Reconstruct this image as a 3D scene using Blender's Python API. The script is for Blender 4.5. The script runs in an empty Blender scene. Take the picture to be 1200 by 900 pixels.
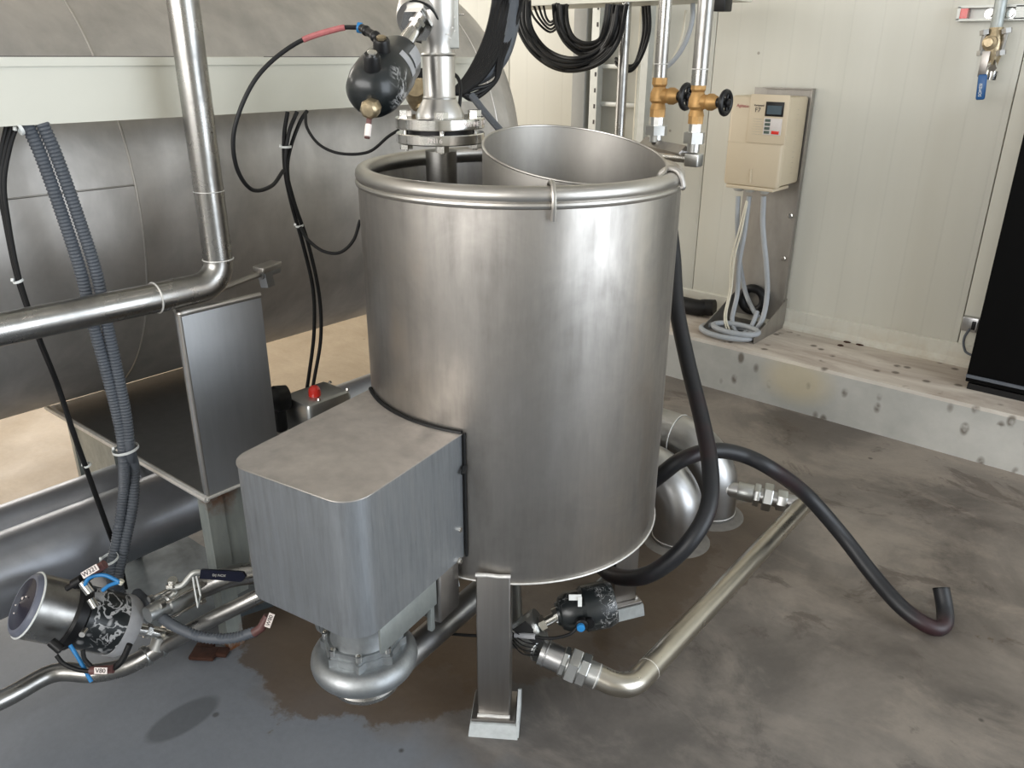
import bpy, bmesh, math, random
from mathutils import Vector as V, Matrix, Euler
random.seed(7)
C = bpy.context.scene.collection
PI = math.pi
# ------------------------------------------------------------------ camera
FPX, PITCH, ROLL, YAW, H = 940.0, math.radians(22.35), math.radians(0.3), math.radians(40.6), 1.405
cy, sy = math.cos(YAW), math.sin(YAW)
fh = V((-sy, cy, 0)); rt = V((cy, sy, 0)); up = V((0, 0, 1))
CF = fh*math.cos(PITCH) - up*math.sin(PITCH)
u0 = fh*math.sin(PITCH) + up*math.cos(PITCH)
CR = rt*math.cos(ROLL) + u0*math.sin(ROLL)
CU = -rt*math.sin(ROLL) + u0*math.cos(ROLL)
CO = V((0, 0, H))
cd = bpy.data.cameras.new('camera'); cam = bpy.data.objects.new('camera', cd); C.objects.link(cam)
cd.sensor_width = 36; cd.lens = FPX/1200*36; cd.clip_start = .02
m = Matrix((CR, CU, -CF)).transposed().to_4x4(); m.translation = CO
cam.matrix_world = m
bpy.context.scene.camera = cam
def ray(x, y): return CR*((x-600)/FPX) - CU*((y-450)/FPX) + CF
def on(a, v, x, y):                      # point of the photo lying on a world plane
    i = 'xyz'.index(a); d = ray(x, y); return CO + d*((v-CO[i])/d[i])
def at(x, y, d): return CO + ray(x, y)*d  # point of the photo at a given distance
def zfor(X, Y, py):                      # height of a point above (X, Y) seen at row py
    k = (450-py)/FPX; P = V((X, Y, 0))-V((0, 0, H))
    a = P.dot(CU)-k*P.dot(CF); b = CU.z-k*CF.z
    return -a/b
def depth(p): return (V(p)-CO).dot(CF)
# ------------------------------------------------------------------ mesh helpers
def frame(ax):
    ax = V(ax).normalized(); t = V((0, 0, 1)) if abs(ax.z) < .95 else V((1, 0, 0))
    a = t.cross(ax).normalized(); return a, ax.cross(a).normalized(), ax
def spline(pts, n=8):
    pts = [V(p) for p in pts]
    if len(pts) < 3: return pts
    out = []
    for i in range(len(pts)-1):
        p0 = pts[i-1] if i else pts[0]*2-pts[1]
        p1, p2 = pts[i], pts[i+1]
        p3 = pts[i+2] if i+2 < len(pts) else p2*2-p1
        for k in range(n):
            t = k/n
            out.append(.5*((2*p1)+(p2-p0)*t+(2*p0-5*p1+4*p2-p3)*t*t+(3*p1-p0-3*p2+p3)*t**3))
    out.append(pts[-1]); return out
def fillet(pts, r, n=8):                 # polyline with rounded corners
    pts = [V(p) for p in pts]; out = [pts[0]]
    for i in range(1, len(pts)-1):
        a = (pts[i-1]-pts[i]); b = (pts[i+1]-pts[i]); rr = min(r, a.length*.49, b.length*.49)
        a = pts[i]+a.normalized()*rr; b = pts[i]+b.normalized()*rr
        for k in range(n+1):
            t = k/n; out.append(a*(1-t)**2+pts[i]*2*t*(1-t)+b*t*t)
    out.append(pts[-1]); return out
class MB:
    def __init__(s): s.b = bmesh.new()
    def loft(s, rings, caps=True, closed=False):
        rs = [[s.b.verts.new(p) for p in r] for r in rings]; n = len(rs[0])
        for i in range(len(rs)-(0 if closed else 1)):
            a = rs[i]; c = rs[(i+1) % len(rs)]
            for k in range(n):
                try: s.b.faces.new((a[k], a[(k+1) % n], c[(k+1) % n], c[k]))
                except ValueError: pass
        if caps and not closed:
            for r, f in ((rs[0], 1), (rs[-1], 0)):
                try: s.b.faces.new(list(reversed(r)) if f else r)
                except ValueError: pass
        return s
    def tube(s, pts, r, seg=14, caps=True, closed=False, wob=None):
        pts = [V(p) for p in pts]; n = len(pts); rings = []
        t0 = (pts[1]-pts[0]).normalized(); a, b, _ = frame(t0)
        for i, p in enumerate(pts):
            if closed: t = (pts[(i+1) % n]-pts[i-1])
            else: t = pts[min(i+1, n-1)]-pts[max(i-1, 0)]
            t = t.normalized() if t.length > 1e-9 else t0
            q = t0.rotation_difference(t); a = q @ a; b = q @ b; t0 = t
            rr = r[i] if isinstance(r, (list, tuple)) else r
            rings.append([p+(a*math.cos(2*PI*k/seg)+b*math.sin(2*PI*k/seg))*rr for k in range(seg)])
        return s.loft(rings, caps, closed)
    def lathe(s, prof, o, ax=(0, 0, 1), seg=40, rot=0, caps=True, sc=(1, 1)):
        a, b, c = frame(ax); o = V(o)
        rings = [[o+c*h+(a*math.cos(2*PI*k/seg+rot)*sc[0]+b*math.sin(2*PI*k/seg+rot)*sc[1])*max(r, 1e-5) for k in range(seg)] for r, h in prof]
        return s.loft(rings, caps)
    def cyl(s, p, q, r, seg=24, rot=0, r2=None):
        p = V(p); q = V(q); return s.lathe([(r, 0), (r if r2 is None else r2, (q-p).length)], p, q-p, seg, rot)
    def disc(s, p, q, r, bev=.002, seg=32):
        p = V(p); q = V(q); L = (q-p).length
        return s.lathe([(r-bev, 0), (r, bev), (r, L-bev), (r-bev, L)], p, q-p, seg)
    def prism(s, poly, o, ux, uy, h, uz=None):
        o = V(o); ux = V(ux); uy = V(uy); uz = V(uz) if uz else ux.cross(uy).normalized()
        r0 = [o+ux*x+uy*y for x, y in poly]; return s.loft([r0, [p+uz*h for p in r0]])
    def box(s, c, sz, ax=None, bev=0):
        c = V(c); ax = ax or (V((1, 0, 0)), V((0, 1, 0)), V((0, 0, 1)))
        x, y, z = [V(a)*d/2 for a, d in zip(ax, sz)]
        if not bev: return s.loft([[c-z-x-y, c-z+x-y, c-z+x+y, c-z-x+y], [c+z-x-y, c+z+x-y, c+z+x+y, c+z-x+y]])
        hx, hy, hz = sz[0]/2, sz[1]/2, sz[2]/2; X, Y, Z = [V(a) for a in ax]
        def ring(ix, zz):
            o = []
            for k in range(16):
                q = k//4; t = PI/2*(q+(k % 4)/3)
                cx = (hx-bev)*(1 if q in (0, 3) else -1); cyy = (hy-bev)*(1 if q in (0, 1) else -1)
                o.append(c+X*(cx+(bev-ix)*math.cos(t))+Y*(cyy+(bev-ix)*math.sin(t))+Z*zz)
            return o
        b = bev
        return s.loft([ring(b*.9, -hz), ring(b*.3, -hz+b*.3), ring(0, -hz+b), ring(0, hz-b), ring(b*.3, hz-b*.3), ring(b*.9, hz)])
    def torus(s, o, ax, R, r, seg=48, sg=12, a0=0, a1=2*PI):
        a, b, c = frame(ax); o = V(o); full = abs(a1-a0-2*PI) < 1e-6
        pts = [o+(a*math.cos(a0+(a1-a0)*k/seg)+b*math.sin(a0+(a1-a0)*k/seg))*R for k in range(seg+(0 if full else 1))]
        return s.tube(pts, r, sg, closed=full)
    def ball(s, o, r, ax=(0, 0, 1), sx=1, n=10, seg=20):
        return s.lathe([(r*math.sin(PI*k/n), -r*sx*math.cos(PI*k/n)) for k in range(n+1)], o, ax, seg)
def rootloc(o):
    p = V((0, 0, 0))
    while o: p += o.location; o = o.parent
    return p
def obj(name, mb, mat, parent=None, sharp=32, label=None, loc=None):
    b = mb.b if isinstance(mb, MB) else mb
    bmesh.ops.remove_doubles(b, verts=b.verts, dist=1e-6)
    bmesh.ops.recalc_face_normals(b, faces=b.faces)
    me = bpy.data.meshes.new(name); o = bpy.data.objects.new(name, me); C.objects.link(o)
    if parent: o.parent = parent; off = rootloc(parent)
    else:
        off = V(loc) if loc is not None else V((0, 0, 0)); o.location = off
    bmesh.ops.translate(b, verts=b.verts, vec=-off)
    for f in b.faces: f.smooth = True
    ca = math.radians(sharp)
    for e in b.edges:
        if len(e.link_faces) == 2 and e.calc_face_angle(0) > ca: e.smooth = False
    b.to_mesh(me); b.free(); me.materials.append(mat)
    if label: o['label'] = label
    return o
def tag(o, label, cat, group=None, kind=None):
    if kind: o['kind'] = kind
    if label: o['label'] = label
    if cat: o['category'] = cat
    if group: o['group'] = group
    return o
def thing(name, label, cat, loc=(0, 0, 0), group=None):
    o = bpy.data.objects.new(name, None); C.objects.link(o); o.location = loc; o.empty_display_size = .05
    return tag(o, label, cat, group)
def struct(name, mb, mat, sharp=32): return tag(obj(name, mb, mat, None, sharp), None, None, None, 'structure')
def hexbolt(mb, p, ax, r=.008, h=.008):
    ax = V(ax).normalized(); mb.lathe([(r*1.25, 0), (r*1.25, h*.2)], p, ax, 16)
    mb.lathe([(r, h*.2), (r, h*.85), (r*.88, h)], p, ax, 6)
def text(s, size, o, ux, uy, mat, parent, name='lettering', ext=.0006, align='CENTER'):
    cu = bpy.data.curves.new(name, 'FONT'); cu.body = s; cu.size = size; cu.extrude = ext
    cu.align_x = align; cu.align_y = 'CENTER'
    t = bpy.data.objects.new(name, cu); C.objects.link(t)
    me = bpy.data.meshes.new_from_object(t.evaluated_get(bpy.context.evaluated_depsgraph_get()))
    bpy.data.objects.remove(t)
    ux = V(ux).normalized(); uy = V(uy).normalized(); uz = ux.cross(uy)
    M = Matrix((ux, uy, uz)).transposed().to_4x4(); M.translation = V(o)-rootloc(parent)
    me.transform(M); me.materials.clear(); me.materials.append(mat)
    ob = bpy.data.objects.new(name, me); C.objects.link(ob); ob.parent = parent
    return ob
# ------------------------------------------------------------------ materials
def wring(par, c, ax, R, r):
    mb = MB(); mb.torus(c, ax, R, r, 44, 8); return obj('weld_ring', mb, M['weld'], par)
class NT:
    def __init__(s, name):
        s.m = bpy.data.materials.new(name); s.m.use_nodes = True; s.t = s.m.node_tree
        s.p = s.t.nodes['Principled BSDF']; s.tc = s.t.nodes.new('ShaderNodeTexCoord')
    def n(s, k, **kw):
        x = s.t.nodes.new(k)
        for a, v in kw.items(): setattr(x, a, v)
        return x
    def l(s, a, b): s.t.links.new(a, b)
    def co(s, sc=(1, 1, 1), geo=True, loc=(0, 0, 0)):
        mp = s.n('ShaderNodeMapping'); mp.inputs['Scale'].default_value = sc; mp.inputs['Location'].default_value = loc
        if geo: g = s.n('ShaderNodeNewGeometry'); s.l(g.outputs['Position'], mp.inputs[0])
        else: s.l(s.tc.outputs['Object'], mp.inputs[0])
        return mp.outputs[0]
    def noise(s, v, scale, det=4, rough=.55, dist=0):
        x = s.n('ShaderNodeTexNoise'); x.inputs['Scale'].default_value = scale; x.inputs['Detail'].default_value = det
        x.inputs['Roughness'].default_value = rough; x.inputs['Distortion'].default_value = dist
        s.l(v, x.inputs['Vector']); return x.outputs['Fac']
    def rng(s, v, a, b, c=0, d=1):
        x = s.n('ShaderNodeMapRange'); x.inputs[1].default_value = a; x.inputs[2].default_value = b
        x.inputs[3].default_value = c; x.inputs[4].default_value = d; s.l(v, x.inputs[0]); return x.outputs[0]
    def mth(s, op, a, b=0):
        x = s.n('ShaderNodeMath', operation=op)
        for i, q in enumerate((a, b)):
            if isinstance(q, (int, float)): x.inputs[i].default_value = q
            else: s.l(q, x.inputs[i])
        return x.outputs[0]
    def mix(s, f, a, b, mode='MIX'):
        x = s.n('ShaderNodeMixRGB', blend_type=mode)
        for i, q in zip((0, 1, 2), (f, a, b)):
            if isinstance(q, (int, float)): x.inputs[i].default_value = q
            elif isinstance(q, tuple): x.inputs[i].default_value = (*q, 1)[:4]
            else: s.l(q, x.inputs[i])
        return x.outputs[0]
    def blob(s, c, r, soft=.5):          # 1 inside an ellipse of world radius r round c
        c = V(c); mp = s.co((1/r[0], 1/r[1], 1/r[2]), True, (-c.x/r[0], -c.y/r[1], -c.z/r[2]))
        x = s.n('ShaderNodeVectorMath', operation='LENGTH'); s.l(mp, x.inputs[0])
        return s.rng(x.outputs['Value'], 1+soft*.5, 1-soft*.5, 0, 1)
    def bump(s, h, st=.2, d=.01):
        x = s.n('ShaderNodeBump'); x.inputs['Strength'].default_value = st; x.inputs['Distance'].default_value = d
        s.l(h, x.inputs['Height']); s.l(x.outputs[0], s.p.inputs['Normal'])
    def base(s, c):
        if isinstance(c, tuple): s.p.inputs['Base Color'].default_value = (*c, 1)
        else: s.l(c, s.p.inputs['Base Color'])
    def rough(s, r):
        if isinstance(r, (int, float)): s.p.inputs['Roughness'].default_value = r
        else: s.l(r, s.p.inputs['Roughness'])
def steel(name, col=(.56, .54, .51), r=(.3, .45), streak=(14, 14, 1.2), amt=.25, blot=.2, bump=.03, metal=1.0, fine=3):
    k = NT(name); v = k.co(streak)
    a = k.noise(v, fine, 5, .6); b = k.noise(k.co(), 6, 5, .6, .4)
    f = k.mth('ADD', k.mth('MULTIPLY', k.mth('SUBTRACT', a, .5), amt*2), k.mth('MULTIPLY', k.mth('SUBTRACT', b, .5), blot*2))
    c = k.mix(k.rng(f, -.5, .5, 0, 1), tuple(x*.62 for x in col), tuple(min(1, x*1.32) for x in col))
    k.base(c); k.p.inputs['Metallic'].default_value = metal
    k.rough(k.rng(f, -.35, .35, r[1], r[0])); k.bump(k.noise(k.co(), 9, 3), bump, .01)
    return k.m
def plain(name, col, r=.5, metal=0, var=.12, sc=40, bump=0, coat=0):
    k = NT(name); a = k.noise(k.co(geo=False), sc, 4)
    k.base(k.mix(a, tuple(x*(1-var) for x in col), tuple(min(1, x*(1+var)) for x in col)))
    k.rough(r); k.p.inputs['Metallic'].default_value = metal
    if bump: k.bump(a, bump, .002)
    if coat: k.p.inputs['Coat Weight'].default_value = coat
    return k.m
M = {}
M['tank'] = steel('brushed_tank_steel', (.395, .373, .347), (.36, .52), (7, 7, .9), .8, .8, .02)
M['tankin'] = steel('inner_tank_steel', (.40, .39, .37), (.3, .5), (3, 3, 3), .2, .4, .05)
M['rim'] = steel('rolled_rim_steel', (.50, .48, .45), (.32, .46), (6, 6, 6), .15, .25, .02)
M['big'] = steel('large_vessel_steel', (.53, .505, .475), (.48, .62), (3.0, 3.0, .8), .4, .5, .015, .9)
M['basket'] = steel('cold_rolled_sheet', (.42, .40, .37), (.46, .62), (8, 8, 2), .2, .25, .03)
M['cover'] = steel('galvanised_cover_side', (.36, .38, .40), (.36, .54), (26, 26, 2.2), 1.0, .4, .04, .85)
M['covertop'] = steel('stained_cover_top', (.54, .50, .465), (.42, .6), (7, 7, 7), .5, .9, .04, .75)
M['pipe'] = steel('polished_pipe_steel', (.36, .352, .335), (.22, .38), (7, 7, 7), .6, .7, .02)
M['softsteel'] = steel('satin_pipe_steel', (.60, .585, .56), (.3, .42), (5, 5, 5), .2, .3, .02)
M['pipedull'] = steel('dull_pipe_steel', (.47, .47, .47), (.26, .42), (4, 4, 4), .2, .4, .03)
M['floorpipe'] = steel('grey_floor_pipe_steel', (.40, .415, .45), (.30, .48), (3, 3, 3), .25, .4, .02, .75)
M['longpipe'] = steel('yellowed_pipe_steel', (.50, .47, .41), (.22, .38), (6, 2, 6), .3, .4, .03)
M['weld'] = plain('weld_bead_metal', (.80, .79, .76), .42, .55, .2, 90, .5)
M['chrome'] = plain('bright_machined_steel', (.74, .73, .70), .16, 1, .06)
M['cast'] = plain('cast_stainless_steel', (.50, .51, .50), .36, 1, .18, 25, .3)
M['castdull'] = steel('dull_cast_steel', (.40, .42, .43), (.42, .58), (9, 9, 9), .6, .9, .08)
M['leg'] = steel('leg_box_steel', (.36, .34, .32), (.3, .42), (20, 20, 1), .25, .15, .02)
M['galv'] = steel('spangled_galvanised_steel', (.40, .43, .42), (.4, .6), (9, 9, 5), .4, .5, .04, .8, 5)
M['bracket'] = steel('bent_plate_steel', (.42, .43, .44), (.36, .5), (12, 12, 1.5), .2, .15, .02)
M['trunk'] = plain('cream_painted_sheet', (.68, .67, .58), .45, 0, .04, 12)
M['black'] = plain('black_moulded_plastic', (.006, .006, .0065), .4, 0, .3)
M['rubber'] = plain('black_cable_rubber', (.006, .006, .0065), .5, 0, .4)
for _k in ('black', 'rubber'): M[_k].node_tree.nodes['Principled BSDF'].inputs['Specular IOR Level'].default_value = .35
M['conduit'] = plain('grey_conduit_plastic', (.095, .107, .125), .5, 0, .2)
M['tie'] = plain('white_nylon', (.75, .77, .75), .4)
M['white'] = plain('white_label_stock', (.80, .72, .68), .5)
M['ink'] = plain('dark_print', (.05, .04, .04), .5)
M['nut'] = plain('satin_turned_steel', (.55, .55, .53), .36, 1, .1)
M['red'] = plain('red_plastic', (.65, .03, .02), .25, 0, .1, 40, 0, .5)
M['redtape'] = plain('red_brown_tape', (.42, .13, .13), .5, 0, .4, 60)
M['brown'] = plain('brown_shrink_sleeve', (.13, .055, .05), .5, 0, .4, 60)
M['deepblue'] = plain('deep_blue_vinyl', (.012, .09, .26), .4, 0, .15)
M['blue'] = plain('blue_plastic', (.02, .20, .48), .4, 0, .2)
M['navy'] = plain('navy_handle_sleeve', (.004, .006, .02), .5)
M['brass'] = plain('aged_brass', (.46, .27, .10), .5, .55, .35, 60, .5)
M['palebrass'] = plain('pale_dirty_brass', (.42, .34, .22), .35, .8, .5, 70, .4)
M['galvdark'] = steel('dull_grey_blue_plate', (.10, .12, .135), (.45, .6), (3, 3, 3), 1.0, 1.2, .05, .35)
M['beige'] = plain('beige_drive_housing', (.56, .475, .34), .45, 0, .04, 14)
M['beige2'] = plain('beige_drive_cover', (.60, .51, .37), .42, 0, .03, 14)
M['screen'] = plain('grey_lcd', (.07, .10, .12), .18)
M['key'] = plain('dark_green_key', (.07, .10, .08), .4)
M['pale'] = plain('pale_keypad_film', (.62, .58, .55), .4)
M['greycable'] = plain('grey_cable_sheath', (.36, .38, .40), .5)
M['whitecable'] = plain('cream_cable_sheath', (.66, .62, .50), .5)
M['gland'] = plain('light_grey_gland', (.58, .58, .55), .4)
M['mortar'] = plain('white_grout', (.50, .53, .53), .8, 0, .25, 50, .6)
M['grout'] = plain('grey_grout', (.22, .205, .185), .85, 0, .35, 40, .8)
M['glass'] = plain('dark_sight_glass', (.012, .010, .025), .2, 0, .3, 40, 0, .2)
M['clearcap'] = plain('hazy_grey_cap', (.14, .15, .19), .35, 0, .3, 30, 0, .1)
M['greytape'] = plain('grey_tape', (.38, .38, .39), .6, 0, .2, 50, .4)
M['blackcab'] = plain('matt_black_sheet', (.0012, .0012, .0013), .85, 0, .3)
M['blackcab'].node_tree.nodes['Principled BSDF'].inputs['Specular IOR Level'].default_value = .15
M['duct'] = plain('grey_painted_duct', (.33, .33, .31), .5, 0, .06)
M['strut'] = plain('galvanised_strut', (.55, .56, .53), .45, .5, .12, 30)
for _k in ('glass', 'clearcap', 'navy'): M[_k].node_tree.nodes['Principled BSDF'].inputs['Specular IOR Level'].default_value = .2
def mk_peel(nm, sc_, w_, blob=None, pat=.8):
    k = NT(nm); v = k.co()
    n1 = k.noise(v, sc_, 3, .5, 1.6)
    ln = k.rng(k.mth('ABSOLUTE', k.mth('SUBTRACT', n1, .5)), .012+w_, w_*.5)
    msk = k.rng(k.noise(v, 9, 2), .42, .5)
    f = k.mth('MAXIMUM', k.mth('MULTIPLY', ln, msk), k.mth('MULTIPLY', k.rng(k.noise(v, 15, 2), .60, .64), pat))
    if blob: f = k.mth('MULTIPLY', f, k.blob(*blob))
    k.base(k.mix(f, (.010, .013, .014), (.46, .46, .46))); k.rough(.33); k.p.inputs['Coat Weight'].default_value = .15
    return k.m
M['peel'] = mk_peel('black_peeling_silver_paint', 17, .03)
M['peeltop'] = mk_peel('black_enamel_peeling_low_on_one_side', 24, .03, (at(478, 104, 1.46), (.034, .034, .045), .5))
M['peelsmall'] = mk_peel('black_scuffed_enamel', 45, .004, None, 0)
def mk_hose():
    k = NT('black_hose_with_red_bloom'); f = k.rng(k.noise(k.co(), 5, 3, .5, .6), .52, .68)
    k.base(k.mix(f, (.012, .013, .016), (.030, .011, .014))); k.rough(.45); return k.m
M['hose'] = mk_hose()
def mk_rust():
    k = NT('rusted_galvanised_steel'); v = k.co()
    f = k.rng(k.noise(v, 9, 5, .65), .48, .62)
    z = k.n('ShaderNodeSeparateXYZ'); k.l(v, z.inputs[0])
    f = k.mth('MULTIPLY', f, k.mth('MAXIMUM', k.rng(z.outputs['Z'], .36, .45), k.rng(z.outputs['Z'], .12, .02)))
    k.base(k.mix(f, k.mix(k.noise(k.co((12, 12, 3)), 4), (.22, .25, .24), (.42, .45, .43)), (.20, .075, .025)))
    k.p.inputs['Metallic'].default_value = .45; k.rough(.6); return k.m
M['rust'] = mk_rust()
M['rustblock'] = plain('flaking_rust', (.045, .016, .008), .95, 0, .7, 60, .9)
# ---- concrete floor
def mk_floor():
    k = NT('stained_concrete_floor'); v = k.co()
    big = k.noise(v, 1.3, 6, .62, .6); mid = k.noise(k.co((1.4, 2.2, 1)), 1.9, 7, .68, .5); fin = k.noise(v, 60, 4, .7)
    base = k.mix(k.rng(big, .4, .62), (.105, .09, .077), (.235, .205, .175))
    base = k.mix(k.rng(mid, .48, .62, 0, .55), base, (.30, .255, .21))
    base = k.mix(k.rng(k.noise(k.co((2.2, 3, 1)), 1.5, 6, .72, .7), .56, .62, 0, .65), base, (.085, .066, .054))
    # foreground floor turned grey-blue: cool light painted into its colour
    e = k.mth('ADD', k.rng(k.noise(v, 3, 3), 0, 1, -.25, .25), 0)
    sx = k.n('ShaderNodeSeparateXYZ'); k.l(v, sx.inputs[0])
    near = k.mth('ADD', k.mth('ADD', k.mth('MULTIPLY', sx.outputs['X'], -.15), k.mth('MULTIPLY', sx.outputs['Y'], 1)), e)
    nf = k.rng(near, 1.10, .98)
    base = k.mix(k.mth('MULTIPLY', k.rng(near, 2.0, 1.3), .55), base, k.mix(k.rng(mid, .4, .6), (.095, .092, .092), (.15, .145, .142)))
    base = k.mix(k.mth('MULTIPLY', nf, .85), base, k.mix(k.rng(big, .3, .7), (.13, .146, .168), (.185, .205, .235)))
    # floor beyond the large vessel: warm light painted in as pale beige
    far = k.rng(k.mth('ADD', sx.outputs['X'], k.mth('MULTIPLY', e, .4)), -2.25, -2.6)
    base = k.mix(far, base, k.mix(k.rng(mid, .35, .65), (.34, .26, .175), (.43, .34, .24)))
    # brown damp stain round pump and under tank; narrow strip also paints pipe's shadow
    for c, r, a in (((-1.42, 1.08, 0), (.42, .33, 1), .75), ((-1.15, 1.62, 0), (.32, .55, 1), .55), ((-.86, 1.85, 0), (.12, .55, 1), .6)):
        s_ = k.mth('ADD', k.blob(c, r, .35), k.mth('MULTIPLY', k.mth('SUBTRACT', k.noise(v, 3.2, 6, .7), .5), 2.6))
        base = k.mix(k.mth('MULTIPLY', k.rng(s_, .42, .56), a), base, (.088, .056, .030))
    base = k.mix(k.mth('MULTIPLY', k.blob((-1.477, .578, 0), (.042, .085, 1), .2), .6), base, (.06, .065, .072))
    base = k.mix(.13, base, k.mix(fin, (0, 0, 0), (1, 1, 1)), 'OVERLAY')
    vo = k.n('ShaderNodeTexVoronoi'); vo.inputs['Scale'].default_value = 7; k.l(v, vo.inputs['Vector'])
    sp = k.mth('MULTIPLY', k.rng(vo.outputs['Distance'], .07, .04), k.rng(k.noise(v, 2), .5, .56))
    base = k.mix(sp, base, (.03, .026, .022))
    k.base(base); k.rough(k.rng(big, .3, .7, .42, .68)); k.bump(k.mth('ADD', fin, k.mth('MULTIPLY', big, 2)), .12, .004)
    return k.m
M['floor'] = mk_floor()
def mk_ledge():
    k = NT('weathered_concrete_plinth'); v = k.co()
    g = k.n('ShaderNodeNewGeometry'); s_ = k.n('ShaderNodeSeparateXYZ'); k.l(g.outputs['Normal'], s_.inputs[0])
    a = k.noise(v, 3, 6, .6); side = k.mix(k.rng(a, .35, .65), (.36, .36, .335), (.50, .49, .455))
    b = k.noise(k.co((1, 4, 1)), 2.5, 6, .65, .6); top = k.mix(k.rng(b, .38, .62), (.42, .355, .30), (.60, .545, .475))
    side = k.mix(k.mth('MULTIPLY', k.blob((-1.13, 3.16, .14), (.13, .1, .09), .8), .5), side, (.60, .50, .30))
    base = k.mix(k.rng(s_.outputs['Z'], .3, .8), side, top)
    vo = k.n('ShaderNodeTexVoronoi'); vo.inputs['Scale'].default_value = 14; k.l(k.co((1, 1, .6)), vo.inputs['Vector'])
    sp = k.mth('MULTIPLY', k.rng(vo.outputs['Distance'], .26, .14), k.rng(k.noise(v, 8), .42, .5))
    base = k.mix(k.mth('MULTIPLY', sp, .8), base, (.10, .08, .06))
    k.base(base); k.rough(.8); k.bump(k.noise(v, 30, 5, .7), .3, .004); return k.m
M['ledge'] = mk_ledge()
def mk_wall():
    k = NT('cream_sandwich_panel'); v = k.co(); s_ = k.n('ShaderNodeSeparateXYZ'); k.l(v, s_.inputs[0])
    x = k.mth('FRACT', k.mth('MULTIPLY', s_.outputs['X'], 8.2)); rib = k.rng(k.mth('ABSOLUTE', k.mth('SUBTRACT', x, .5)), .045, 0, 0, 1)
    c = k.mix(k.noise(k.co((6, 6, .5)), 2, 4), (.60, .59, .52), (.66, .65, .58))
    c = k.mix(k.mth('MULTIPLY', rib, .13), c, (.42, .42, .38))
    vo = k.n('ShaderNodeTexVoronoi'); vo.inputs['Scale'].default_value = 6; k.l(v, vo.inputs['Vector'])
    sp = k.mth('MULTIPLY', k.rng(vo.outputs['Distance'], .045, .03), k.rng(k.noise(v, 3), .5, .55))
    c = k.mix(k.mth('MULTIPLY', sp, .7), c, (.25, .22, .18))
    low = k.mth('MULTIPLY', k.rng(s_.outputs['Z'], .34, .2), k.rng(k.noise(v, 9, 5, .7), .4, .65))
    c = k.mix(k.mth('MULTIPLY', low, .45), c, (.45, .34, .23))
    k.base(c); k.rough(.42); k.bump(k.mth('MULTIPLY', rib, -1), .18, .003); return k.m
M['wall'] = mk_wall()
M['paint'] = plain('pale_hall_paint', (.55, .54, .50), .7, 0, .03, 3)
M['ceilm'] = plain('grey_ceiling_sheet', (.42, .42, .40), .7, 0, .03, 3)
def emit(name, col, st):
    k = NT(name); k.base((.8, .8, .8)); k.p.inputs['Emission Color'].default_value = (*col, 1); k.p.inputs['Emission Strength'].default_value = st
    k.rough(k.rng(k.noise(k.co(), 3), 0, 1, .3, .4)); return k.m
M['lamp'] = emit('fluorescent_tube_glow', (1, .97, .9), 8)

# ------------------------------------------------------------------ setting
XR, XL, YF, YW, ZC = 3.2, -6.5, -3.5, 3.6, 4.0
ZL = .215
mb = MB(); mb.box(((XR+XL)/2, (YF+YW)/2, -.05), (XR-XL+.6, YW-YF+.6, .1)); struct('floor', mb, M['floor'])
mb = MB(); mb.box(((XR+XL)/2, (YF+YW)/2, ZC+.05), (XR-XL+.6, YW-YF+.6, .1)); struct('ceiling', mb, M['ceilm'])
s1 = on('y', YW, 825, 190).x; s2 = on('y', YW, 1160, 236).x
mb = MB(); wd = (s2-s1); x = s1-4*wd
mb.box(((XR+XL)/2, YW+.16, ZC/2), (XR-XL+.6, .1, ZC))
while x < XR:
    mb.box((x+wd/2, YW+.05, ZC/2), (wd-.0035, .1, ZC), None, .003); x += wd
struct('wall_back', mb, M['wall'])
mb = MB()
for z0, z1, y0, y1 in ((0, .12, YF, YW), (3.3, ZC, YF, YW), (.12, 3.3, YF, 0.0), (.12, 3.3, 3.2, YW)):
    mb.box((XR+.1, (y0+y1)/2, (z0+z1)/2), (.2, y1-y0, z1-z0))
struct('wall_right', mb, M['paint'])
mb = MB(); mb.box((XL-.1, (YF+YW)/2, .4), (.2, YW-YF, .8)); mb.box((XL-.1, (YF+YW)/2, 3.7), (.2, YW-YF, .6))
mb.box((XL-.1, YF+.6, 2.1), (.2, 1.2, 2.6)); mb.box((XL-.1, YW-.5, 2.1), (.2, 1.0, 2.6)); struct('wall_left', mb, M['paint'])
mb = MB()
for z0, z1, x0, x1 in ((0, 1.2, XL, XR), (3.4, ZC, XL, XR), (1.2, 3.4, XL, -4.2), (1.2, 3.4, 1.6, XR)):
    mb.box(((x0+x1)/2, YF-.1, (z0+z1)/2), (x1-x0, .2, z1-z0))
struct('wall_front', mb, M['paint'])
def window(n, c, w, h, ax):
    mb = MB(); ux = V(ax)
    for s_ in (-1, 0, 1): mb.box(V(c)+ux*s_*(w/2-.03), (.06 if ax[0] else .08, .08 if ax[0] else .06, h))
    for s_ in (-1, 1): mb.box(V(c)+V((0, 0, s_*(h/2-.03))), (w if ax[0] else .08, .08 if ax[0] else w, .06))
    struct('window_%d' % n, mb, M['white'])
window(1, (XR+.1, 1.6, 1.71), 3.2, 3.18, (0, 1, 0)); window(2, (-1.3, YF-.1, 2.3), 5.8, 2.2, (1, 0, 0)); window(3, (XL-.1, .1, 2.1), 4.8, 2.6, (0, 1, 0))
mb = MB(); mb.prism([(3.16, 0), (YW+.02, 0), (YW+.02, ZL), (3.172, ZL), (3.163, ZL-.012)], (XL, 0, 0), (0, 1, 0), (0, 0, 1), XR-XL, (1, 0, 0))
struct('trim_1', mb, M['ledge'])
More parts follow.
